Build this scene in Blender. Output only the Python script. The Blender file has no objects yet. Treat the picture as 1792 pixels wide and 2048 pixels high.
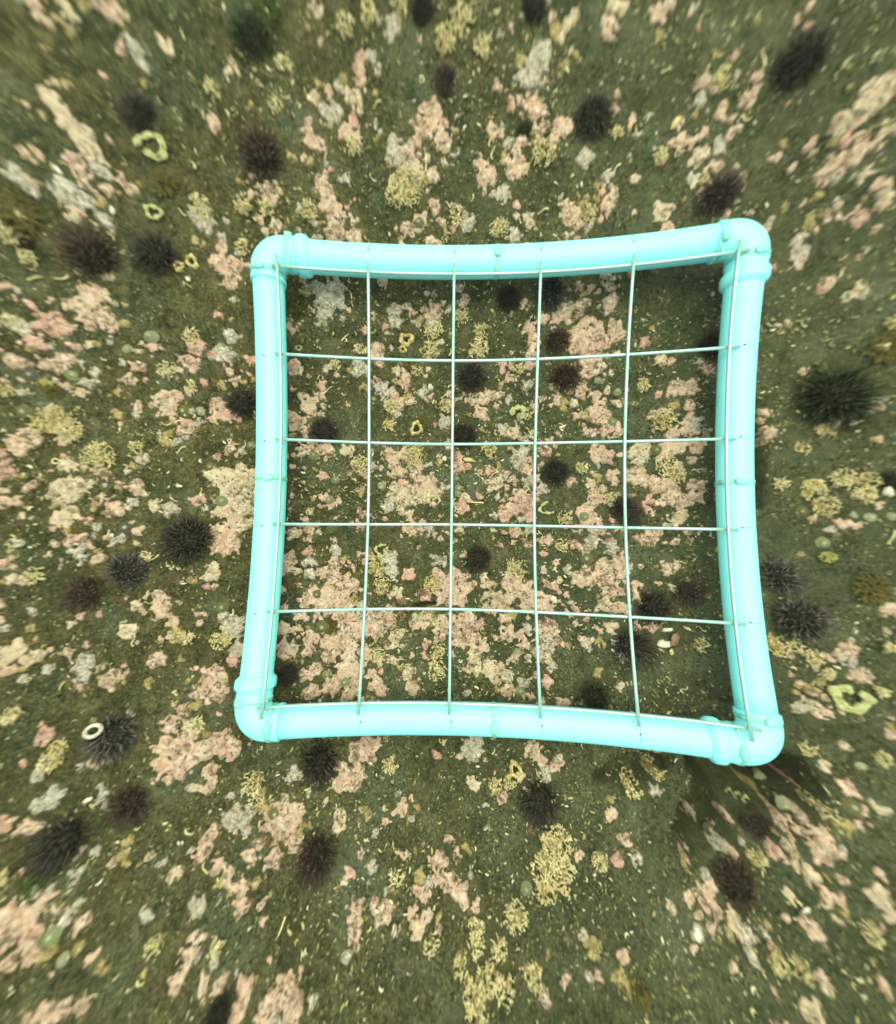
import bpy, math, random
import numpy as np
from mathutils import Matrix, Vector

sc = bpy.context.scene
random.seed(7)
rng = np.random.default_rng(11)

# ------------------------------------------------------------------ camera
# A phone wide lens behind a flat port under water: the port refracts every ray
# (sin a = 1.33 sin b), which gives the pincushion bending of straight pipes.
LENS_F, WATER = 830.1454, 1.33


def rotation(w):
    w = np.array(w)
    th = np.linalg.norm(w)
    k = w / th
    K = np.array([[0, -k[2], k[1]], [k[2], 0, -k[0]], [-k[1], k[0], 0]])
    return np.eye(3) + np.sin(th) * K + (1 - np.cos(th)) * K @ K


ROT = rotation((-.0936, .0209, .0107))
TRA = np.array([.0546, -.0339, .6684])
FLIP = np.diag([1, -1, -1.])
CAM_C = FLIP @ (-ROT.T @ TRA)
CAM_M = FLIP @ ROT.T @ FLIP
cam = bpy.data.cameras.new('camera')
cam_o = bpy.data.objects.new('camera', cam)
sc.collection.objects.link(cam_o)
sc.camera = cam_o
m4 = np.eye(4)
m4[:3, :3] = CAM_M
m4[:3, 3] = CAM_C
cam_o.matrix_world = Matrix(m4.tolist())
cam.type = 'PANO'
cam.panorama_type = 'FISHEYE_LENS_POLYNOMIAL'
cam.sensor_fit = 'HORIZONTAL'
cam.sensor_width, cam.sensor_height = 35.84, 40.96
_r = np.linspace(0, 1380, 600)
_t = np.arcsin(np.sin(np.arctan(_r / LENS_F)) / WATER)
_x = _r / 50
_A = np.c_[_x, _x ** 2, _x ** 3, _x ** 4]
POLY = np.linalg.lstsq(_A, _t, rcond=None)[0]
cam.fisheye_fov = math.radians(170)
cam.fisheye_polynomial_k0 = 0
(cam.fisheye_polynomial_k1, cam.fisheye_polynomial_k2,
 cam.fisheye_polynomial_k3, cam.fisheye_polynomial_k4) = [-float(v) for v in POLY]
cam.clip_start, cam.clip_end = .01, 100
cam.dof.use_dof = True
cam.dof.focus_distance = .685
cam.lens = 20
cam.dof.aperture_fstop = 2.3

# ------------------------------------------------------------------ light
SUN_EL, SUN_AZ = 76, 20          # elevation; azimuth measured from +Y towards +X
w = bpy.data.worlds.new('World')
sc.world = w
w.use_nodes = True
wn = w.node_tree
bg = wn.nodes['Background']
sky = wn.nodes.new('ShaderNodeTexSky')
sky.sky_type = 'NISHITA'
sky.sun_disc = False
sky.sun_elevation = math.radians(SUN_EL)
sky.sun_rotation = math.radians(SUN_AZ)
tint = wn.nodes.new('ShaderNodeMix')          # daylight filtered green by the water above
tint.data_type, tint.blend_type = 'RGBA', 'MULTIPLY'
tint.inputs[0].default_value = 1
tint.inputs[7].default_value = (.93, 1, .68, 1)
wn.links.new(sky.outputs[0], tint.inputs[6])
wn.links.new(tint.outputs[2], bg.inputs[0])
sky.dust_density = 4
sky.ozone_density = .4
bg.inputs[1].default_value = .11
sun = bpy.data.lights.new('sun', 'SUN')
sun.energy = 1.3
sun.angle = math.radians(85)
sun.color = (1, 1, .78)
sun_o = bpy.data.objects.new('sun', sun)
sc.collection.objects.link(sun_o)
_e, _a = math.radians(SUN_EL), math.radians(SUN_AZ)
_d = Vector((math.sin(_a) * math.cos(_e), math.cos(_a) * math.cos(_e), math.sin(_e)))
sun_o.rotation_euler = _d.to_track_quat('Z', 'Y').to_euler()
sun_o.location = (0, 0, 3)
vs = sc.view_settings
vs.view_transform = 'Standard'
vs.look = 'None'
vs.gamma = 1
vs.use_curve_mapping = False
vs.exposure = 1.3
HAZE = .03

# ------------------------------------------------------------------ helpers
COL = sc.collection


def hash2(ix, iy, seed):
    h = (ix.astype(np.int64) * 374761393 + iy.astype(np.int64) * 668265263 + seed * 974711) & 0xffffffff
    h = ((h ^ (h >> 13)) * 1274126177) & 0xffffffff
    return ((h ^ (h >> 16)) & 0xffff) / 65535.0


def vnoise(x, y, seed=0):
    x = np.asarray(x, float)
    y = np.asarray(y, float)
    ix, iy = np.floor(x), np.floor(y)
    fx, fy = x - ix, y - iy
    fx, fy = fx * fx * (3 - 2 * fx), fy * fy * (3 - 2 * fy)
    a, b = hash2(ix, iy, seed), hash2(ix + 1, iy, seed)
    c, d = hash2(ix, iy + 1, seed), hash2(ix + 1, iy + 1, seed)
    return (a + (b - a) * fx) * (1 - fy) + (c + (d - c) * fx) * fy


def fbm(x, y, seed=0, o=3):
    s, a, t = 0, 1, 0
    for i in range(o):
        s = s + a * vnoise(np.asarray(x) * 2 ** i, np.asarray(y) * 2 ** i, seed + 17 * i)
        t += a
        a *= .5
    return s / t


def smooth(a, b, x):
    t = np.clip((x - a) / (b - a), 0, 1)
    return t * t * (3 - 2 * t)


def pixel_ray(px, py):
    u, v = px - 896., py - 1024.
    r = math.hypot(u, v) / 50
    b = r * (POLY[0] + r * (POLY[1] + r * (POLY[2] + r * POLY[3])))
    ph = math.atan2(v, u)
    d = FLIP @ ROT.T @ np.array([math.sin(b) * math.cos(ph), math.sin(b) * math.sin(ph), math.cos(b)])
    return d


def plane_at(px, py, z):
    d = pixel_ray(px, py)
    return CAM_C + d * (z - CAM_C[2]) / d[2]


GULLIES = []    # (x0, y0, x1, y1, half width, depth): clefts in the rock
HOLES = []      # (x, y, radius, depth): hollows in the rock


def seabed_z(x, y):
    x = np.asarray(x, float)
    y = np.asarray(y, float)
    z = -.057 - .010 * smooth(-.15, .35, x)
    z = z + .020 * (fbm(x * 5 + 3, y * 5 + 9, 3, 3) - .5) * 1.6
    z = z + .010 * (fbm(x * 22, y * 22, 8, 2) - .5)
    # the ledge right of the frame
    led = smooth(.295, .318, x + .05 * (vnoise(y * 6, x * 2, 4) - .5)) * (1 - smooth(.28, .4, y))
    z = z - .030 * led
    for (ax_, ay_, bx_, by_, wd_, dp_) in GULLIES:
        ux, uy = bx_ - ax_, by_ - ay_
        t = np.clip(((x - ax_) * ux + (y - ay_) * uy) / (ux * ux + uy * uy), 0, 1)
        d2 = (x - ax_ - t * ux) ** 2 + (y - ay_ - t * uy) ** 2
        d2 = d2 * (1 + .9 * (vnoise(x * 30, y * 30, 71) - .5)) * (1 + 2.5 * (2 * t - 1) ** 2)
        z = z - dp_ * np.exp(-(d2 / wd_ ** 2) ** 1.5)
    for hx, hy, hr, hd in HOLES:
        z = z - hd * np.exp(-((x - hx) ** 2 + (y - hy) ** 2) / hr ** 2)
    far = np.maximum(np.hypot(x, y) - .9, 0)
    z = z + .10 * far * (fbm(x * .9 + 5, y * .9, 21, 3) - .5)
    # keep the rock just under the frame's pipes
    return np.where(np.maximum(np.abs(x), np.abs(y)) < .33, np.minimum(z, -.0405), z)


def ground_at(px, py):
    """first point of the rock along the ray of a photo pixel"""
    d = pixel_ray(px, py)
    z = np.linspace(-.036, -.24, 120)
    P = CAM_C[None, :] + d[None, :] * ((z - CAM_C[2]) / d[2])[:, None]
    hit = int(np.argmax(seabed_z(P[:, 0], P[:, 1]) >= z))
    x, y = P[hit, 0], P[hit, 1]
    return x, y, float(seabed_z(x, y))


def px_scale(px, py, z=-.060):
    """metres on the rock for one photo pixel, mean of both directions"""
    a, b, c = plane_at(px, py, z), plane_at(px + 4, py, z), plane_at(px, py + 4, z)
    j = abs((b[0] - a[0]) * (c[1] - a[1]) - (b[1] - a[1]) * (c[0] - a[0])) / 16
    return math.sqrt(j)


for px, py, r, d in [(1330, 650, .05, .014), (1400, 1400, .05, .012),
                     (990, 1207, .012, .016), (1720, 820, .05, .02), (600, 560, .03, .006), (1500, 1750, .05, .03),
                     (1440, 690, .03, .012), (1350, 1280, .04, .008), (1120, 1930, .05, .008)]:
    p = plane_at(px, py, -.058)
    HOLES.append((p[0], p[1], r, d))


for x0, y0, x1, y1, wd_, dp_ in [(1430, 1560, 1650, 1610, .034, .12), (1470, 1620, 1400, 1700, .024, .07), (1330, 1530, 1200, 1560, .012, .03),
                                 (1560, 1000, 1548, 780, .010, .03), (830, 1212, 870, 1206, .004, .02)]:
    p, q = plane_at(x0, y0, -.06), plane_at(x1, y1, -.06)
    GULLIES.append((p[0], p[1], q[0], q[1], wd_, dp_))


class MB:
    def __init__(s):
        s.v, s.f, s.a = [], [], []

    def add(s, vs_, fs_, attr=0.):
        o = len(s.v)
        s.v.extend(vs_)
        s.f.extend([tuple(i + o for i in f) for f in fs_])
        if isinstance(attr, (int, float)):
            attr = [attr] * len(vs_)
        s.a.extend(attr)

    def tube(s, pts, rad, n=6, attr=0., cap=True):
        pts = [Vector(p) for p in pts]
        k = len(pts)
        if not hasattr(rad, '__len__'):
            rad = [rad] * k
        if not hasattr(attr, '__len__'):
            attr = [attr] * k
        vs_, fs_, at = [], [], []
        up = None
        for i in range(k):
            t = (pts[min(i + 1, k - 1)] - pts[max(i - 1, 0)]).normalized()
            if up is None:
                up = Vector((0, 0, 1)) if abs(t.z) < .9 else Vector((1, 0, 0))
            a = (up - t * up.dot(t)).normalized()
            up = a
            b = t.cross(a)
            for j in range(n):
                q = 2 * math.pi * j / n
                vs_.append(tuple(pts[i] + (a * math.cos(q) + b * math.sin(q)) * rad[i]))
                at.append(attr[i])
        for i in range(k - 1):
            for j in range(n):
                j2 = (j + 1) % n
                fs_.append((i * n + j, (i + 1) * n + j, (i + 1) * n + j2, i * n + j2))
        if cap:
            fs_.append(tuple(range(n)))
            fs_.append(tuple(reversed([(k - 1) * n + j for j in range(n)])))
        s.add(vs_, fs_, at)

    def mesh(s, name, mat=None, smooth_=True):
        me = bpy.data.meshes.new(name)
        me.from_pydata(s.v, [], s.f)
        if mat:
            me.materials.append(mat)
        if smooth_:
            me.polygons.foreach_set('use_smooth', [True] * len(me.polygons))
        at = me.attributes.new('t', 'FLOAT', 'POINT')
        at.data.foreach_set('value', np.array(s.a, np.float32))
        me.update()
        return me


def link(name, me, parent=None, loc=None, rot=None, scale=None):
    o = bpy.data.objects.new(name, me)
    COL.objects.link(o)
    if parent is not None:
        o.parent = parent
    if loc is not None:
        o.location = loc
    if rot is not None:
        o.rotation_euler = rot
    if scale is not None:
        o.scale = (scale,) * 3 if not hasattr(scale, '__len__') else scale
    return o


def tag(o, label, cat, group=None):
    o['label'] = label
    o['category'] = cat
    if group:
        o['group'] = group
    return o


# ------------------------------------------------------------------ materials
class Nodes:
    def __init__(s, name):
        s.m = bpy.data.materials.new(name)
        s.m.use_nodes = True
        s.t = s.m.node_tree
        s.b = s.t.nodes['Principled BSDF']

    def n(s, kind, **kw):
        o = s.t.nodes.new(kind)
        for k, v in kw.items():
            setattr(o, k, v)
        return o

    def l(s, a, b):
        s.t.links.new(a, b)

    def noise(s, scale, detail=3, rough=.55, vec=None, dist=0):
        o = s.n('ShaderNodeTexNoise')
        o.inputs['Scale'].default_value = scale
        o.inputs['Detail'].default_value = detail
        o.inputs['Roughness'].default_value = rough
        o.inputs['Distortion'].default_value = dist
        if vec:
            s.l(vec, o.inputs['Vector'])
        return o.outputs['Fac']

    def voro(s, scale, vec=None, feature='F1', rand=1):
        o = s.n('ShaderNodeTexVoronoi', feature=feature)
        o.inputs['Scale'].default_value = scale
        o.inputs['Randomness'].default_value = rand
        if vec:
            s.l(vec, o.inputs['Vector'])
        return o

    def ramp(s, fac, stops, interp='LINEAR'):
        o = s.n('ShaderNodeValToRGB')
        o.color_ramp.interpolation = interp
        els = o.color_ramp.elements
        while len(els) < len(stops):
            els.new(.5)
        for e, (p, c) in zip(els, stops):
            e.position = p
            e.color = tuple(c) + (1,) if hasattr(c, '__len__') else (c, c, c, 1)
        s.l(fac, o.inputs[0])
        return o.outputs[0]

    def mix(s, fac, a, b, mode='MIX'):
        o = s.n('ShaderNodeMix', data_type='RGBA', blend_type=mode)
        for sock, v in ((o.inputs[0], fac), (o.inputs[6], a), (o.inputs[7], b)):
            if hasattr(v, 'is_linked'):
                s.l(v, sock)
            elif hasattr(v, '__len__'):
                sock.default_value = tuple(v) + (1,)
            else:
                sock.default_value = v
        return o.outputs[2]

    def math(s, op, a, b=0.):
        o = s.n('ShaderNodeMath', operation=op)
        for sock, v in zip(o.inputs, (a, b)):
            if hasattr(v, 'is_linked'):
                s.l(v, sock)
            else:
                sock.default_value = v
        return o.outputs[0]

    def attr(s, name='t'):
        return s.n('ShaderNodeAttribute', attribute_name=name).outputs['Fac']

    def obj(s):
        return s.n('ShaderNodeTexCoord').outputs['Object']

    def rand(s):
        return s.n('ShaderNodeObjectInfo').outputs['Random']

    def pos(s):
        return s.n('ShaderNodeNewGeometry').outputs['Position']

    def done(s, col, rough=.8, spec=.2, bump=None, dist=.001, strength=.6):
        if hasattr(col, 'is_linked'):
            s.l(col, s.b.inputs['Base Color'])
        else:
            s.b.inputs['Base Color'].default_value = tuple(col) + (1,)
        if hasattr(rough, 'is_linked'):
            s.l(rough, s.b.inputs['Roughness'])
        else:
            s.b.inputs['Roughness'].default_value = rough
        s.b.inputs['Specular IOR Level'].default_value = spec
        if bump is not None:
            o = s.n('ShaderNodeBump')
            o.inputs['Distance'].default_value = dist
            o.inputs['Strength'].default_value = strength
            s.l(bump, o.inputs['Height'])
            s.l(o.outputs[0], s.b.inputs['Normal'])
        return s.m


def mat_seabed():
    N = Nodes('turf_covered_rock')
    p = N.pos()
    big = N.noise(8, 4, .6, p)
    mid = N.noise(75, 4, .65, p, .4)
    fine = N.noise(400, 4, .75, p, .8)
    base = N.ramp(big, [(.33, (.044, .060, .032)), (.44, (.052, .054, .022)), (.54, (.074, .066, .026)), (.66, (.072, .088, .050))])
    c = N.mix(N.ramp(mid, [(.34, .85), (.48, 0.)]), base, (.016, .021, .008))
    c = N.mix(N.ramp(mid, [(.53, 0.), (.66, .8)]), c, (.125, .115, .050))
    speck = N.ramp(fine, [(.53, 0.), (.64, 1.)])
    c = N.mix(N.math('MULTIPLY', speck, .6), c, (.20, .195, .10))
    dark = N.ramp(fine, [(.36, 1.), (.47, 0.)])
    c = N.mix(N.math('MULTIPLY', dark, .8), c, (.012, .017, .008))
    silt = N.ramp(N.noise(13, 5, .65, p), [(.53, 0.), (.66, .5)])
    sx = N.n('ShaderNodeSeparateXYZ')
    N.l(p, sx.inputs[0])
    east = N.n('ShaderNodeMapRange')
    east.inputs[1].default_value, east.inputs[2].default_value = -.15, .35
    east.inputs[3].default_value, east.inputs[4].default_value = .0, .45
    N.l(N.math('ADD', sx.outputs[0], N.math('MULTIPLY', N.noise(5, 3, .6, p), .25)), east.inputs[0])
    c = N.mix(east.outputs[0], c, (.066, .090, .056))
    c = N.mix(silt, c, (.098, .122, .080))
    crumbs = N.math('MULTIPLY', N.ramp(N.noise(230, 3, .8, p, 2.), [(.585, 0.), (.63, 1.)]), N.ramp(N.noise(26, 2, .5, p), [(.44, 0.), (.58, .8)]))
    c = N.mix(crumbs, c, (.34, .31, .15))
    h = N.math('ADD', N.math('MULTIPLY', fine, .7), mid)
    return N.done(c, .9, .12, h, .004, 1.)


def mat_crust(name, a, b, c, pit=.8):
    N = Nodes(name)
    p = N.pos()
    t = N.attr()
    n1 = N.noise(95, 4, .62, p, .5)
    n2 = N.noise(310, 3, .65, p, .3)
    col = N.mix(N.ramp(n1, [(.40, 0.), (.58, 1.)]), a, b)
    col = N.mix(N.ramp(N.noise(38, 4, .65, p), [(.47, 0.), (.60, .9)]), col, c)
    col = N.mix(N.math('MULTIPLY', N.rand(), .5), col, N.mix(.5, b, c))
    # pale growing margin
    col = N.mix(N.ramp(t, [(.05, .65), (.30, 0.)]), col, tuple(min(.8, x * 1.3) for x in b))
    # worn pale bloom
    col = N.mix(N.ramp(N.noise(160, 3, .7, p), [(.51, 0.), (.64, .7)]), col, (.56, .49, .40))
    # small bore holes and grazing scars
    v = N.voro(230, p)
    holes = N.math('MULTIPLY', N.ramp(v.outputs['Distance'], [(.17, 1.), (.28, 0.)]), N.ramp(N.noise(60, 2, .6, p), [(.47, 0.), (.55, 1.)]))
    col = N.mix(N.math('MULTIPLY', holes, pit), col, (.055, .05, .022))
    film = N.ramp(N.noise(150, 5, .72, p, .8), [(.535, 0.), (.61, .85)])
    film = N.math('MULTIPLY', film, N.ramp(N.noise(30, 3, .6, p), [(.42, 0.), (.56, 1.)]))
    col = N.mix(film, col, (.105, .10, .042))
    col = N.mix(N.ramp(n2, [(.34, .6), (.47, 0.)]), col, tuple(x * .45 for x in a))
    h = N.math('SUBTRACT', N.math('ADD', n2, N.math('MULTIPLY', n1, 1.5)), N.math('ADD', holes, film))
    return N.done(col, .75, .25, h, .0024, .9)


def mat_lacy(name, a, b, gap=(.075, .08, .04)):
    N = Nodes(name)
    p = N.pos()
    n2 = N.noise(260, 4, .7, p, 1.2)
    n3 = N.noise(110, 3, .6, p)
    col = N.mix(N.ramp(n3, [(.4, 0.), (.62, 1.)]), a, b)
    col = N.mix(N.ramp(n2, [(.40, .95), (.52, 0.)]), col, gap)
    col = N.mix(N.math('MULTIPLY', N.rand(), .35), col, (.36, .27, .19))
    return N.done(col, .8, .2, n2, .004, 1.)


def mat_tube(name, a, b):
    N = Nodes(name)
    p = N.pos()
    col = N.mix(N.rand(), a, b)
    col = N.mix(N.ramp(N.noise(260, 3, .6, p), [(.50, 0.), (.62, .8)]), col, (.15, .125, .045))
    col = N.mix(N.ramp(N.attr(), [(.0, 0.), (1., .55)]), col, (.70, .66, .44))
    return N.done(col, .6, .3, N.noise(900, 2, .5, p), .0005, .5)


def mat_spine(name, base, tip, body=False):
    N = Nodes(name)
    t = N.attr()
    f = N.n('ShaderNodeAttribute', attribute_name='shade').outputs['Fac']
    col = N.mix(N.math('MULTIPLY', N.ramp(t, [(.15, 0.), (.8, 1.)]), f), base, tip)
    return N.done(col, .45, .35)


def mat_limpet(name, a, b, ring):
    N = Nodes(name)
    o = N.obj()
    flat = N.n('ShaderNodeVectorMath', operation='MULTIPLY')
    N.l(o, flat.inputs[0])
    flat.inputs[1].default_value = (1, 1.1, 0)
    g = N.n('ShaderNodeVectorMath', operation='LENGTH')
    N.l(flat.outputs[0], g.inputs[0])
    rr = N.math('ADD', g.outputs['Value'], N.math('MULTIPLY', N.noise(3, 3, .6, o), .16))
    w_ = N.math('SINE', N.math('MULTIPLY', rr, 30.))
    col = N.mix(N.ramp(N.noise(4, 4, .6, o), [(.38, 0.), (.62, 1.)]), a, b)
    col = N.mix(N.ramp(w_, [(.3, 0.), (.85, .9)]), col, ring)
    col = N.mix(N.ramp(g.outputs['Value'], [(.14, .8), (.36, 0.)]), col, (.46, .50, .31))
    col = N.mix(N.math('MULTIPLY', N.rand(), .4), col, (.10, .105, .05))
    return N.done(col, .65, .3, N.noise(14, 3, .6, o), .05, .5)


def mat_plain(name, a, b, scale=120, rough=.6, spec=.3, bump=.001, dark=None):
    N = Nodes(name)
    p = N.pos()
    col = N.mix(N.ramp(N.noise(scale, 4, .65, p), [(.38, 0.), (.64, 1.)]), a, b)
    if dark:
        col = N.mix(N.ramp(N.noise(scale * 1.7, 3, .6, p), [(.56, 0.), (.7, .85)]), col, dark)
    return N.done(col, rough, spec, N.noise(scale * 3, 3, .6, p), bump, .6)


def mat_pvc():
    N = Nodes('pale_cyan_pipe_plastic')
    p = N.pos()
    n = N.noise(14, 4, .6, p)
    col = N.mix(N.ramp(n, [(.35, 0.), (.7, 1.)]), (.275, .85, .92), (.29, .88, .94))
    grime = N.ramp(N.noise(60, 5, .7, p), [(.60, 0.), (.78, .35)])
    col = N.mix(grime, col, (.25, .70, .68))
    return N.done(col, .45, .35, N.noise(300, 2, .5, p), .0001, .4)


M = {}
M['seabed'] = mat_seabed()
M['p'] = mat_crust('salmon_coralline', (.325, .200, .145), (.44, .300, .225), (.45, .355, .265))
M['r'] = mat_crust('rose_coralline', (.35, .180, .140), (.43, .245, .195), (.43, .30, .235), .45)
M['g'] = mat_crust('buff_coralline', (.34, .25, .17), (.45, .355, .25), (.40, .35, .24), .85)
M['w'] = mat_lacy('white_lace_crust', (.46, .43, .36), (.64, .60, .52))
M['t'] = mat_lacy('cream_lace_crust', (.36, .29, .10), (.50, .42, .18), (.06, .058, .02))
M['tube'] = mat_tube('cream_tube', (.50, .42, .17), (.64, .56, .31))
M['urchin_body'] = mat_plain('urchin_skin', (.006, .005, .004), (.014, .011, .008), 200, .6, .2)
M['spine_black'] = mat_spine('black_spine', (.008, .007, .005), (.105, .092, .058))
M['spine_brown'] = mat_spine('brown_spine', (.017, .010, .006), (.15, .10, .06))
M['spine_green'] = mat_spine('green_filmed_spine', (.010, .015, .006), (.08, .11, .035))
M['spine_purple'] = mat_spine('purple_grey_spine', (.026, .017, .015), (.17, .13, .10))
M['spine_white'] = mat_spine('white_tipped_spine', (.008, .007, .006), (.25, .235, .19))
M['limpet_green'] = mat_limpet('green_shell', (.20, .24, .115), (.30, .34, .19), (.07, .09, .035))
M['limpet_olive'] = mat_limpet('olive_shell', (.12, .12, .04), (.18, .17, .07), (.06, .06, .02))
M['limpet_pale'] = mat_limpet('pale_shell', (.30, .32, .20), (.40, .40, .27), (.16, .17, .09))
M['limpet_grey'] = mat_limpet('grey_shell', (.06, .065, .05), (.10, .10, .075), (.035, .04, .03))
M['shell'] = mat_plain('ochre_shell', (.42, .33, .11), (.58, .50, .26), 160, .55, .35, .001, (.16, .09, .03))
M['shell_white'] = mat_plain('white_shell', (.42, .39, .30), (.66, .63, .54), 260, .5, .4, .001, (.22, .19, .11))
M['coil'] = mat_plain('pale_green_coil', (.27, .29, .12), (.42, .43, .22), 170, .6, .3, .001, (.2, .2, .07))
M['algae'] = mat_plain('olive_weed', (.060, .052, .012), (.095, .080, .022), 300, .7, .2)
M['algae_green'] = mat_plain('green_weed', (.028, .045, .010), (.05, .07, .016), 300, .7, .2)
M['orange'] = mat_plain('orange_brown_growth', (.13, .08, .045), (.27, .18, .10), 300, .55, .3)
M['sponge'] = mat_plain('yellow_green_sponge', (.24, .25, .07), (.33, .32, .11), 240, .8, .15)
M['turf'] = None
M['pvc'] = mat_pvc()
M['tie'] = mat_plain('translucent_tie_plastic', (.22, .60, .54), (.26, .65, .59), 60, .4, .4, .0002)
M['ink'] = Nodes('ink').done((.03, .05, .07), .7, .2)
N_ = Nodes('stainless_rod')
N_.b.inputs['Metallic'].default_value = .3
M['wire'] = N_.done(N_.mix(N_.ramp(N_.noise(45, 4, .7, N_.pos()), [(.62, 0.), (.75, .6)]), (.34, .545, .54), (.34, .28, .17)), .3, .5)
N_ = Nodes('turf_tufts')
tc = N_.ramp(N_.attr(), [(0, (.014, .020, .008)), (.35, (.040, .047, .020)), (.7, (.085, .086, .042)), (.93, (.16, .155, .085)), (1, (.34, .33, .20))])
M['turf'] = N_.done(tc, .9, .1)

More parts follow.
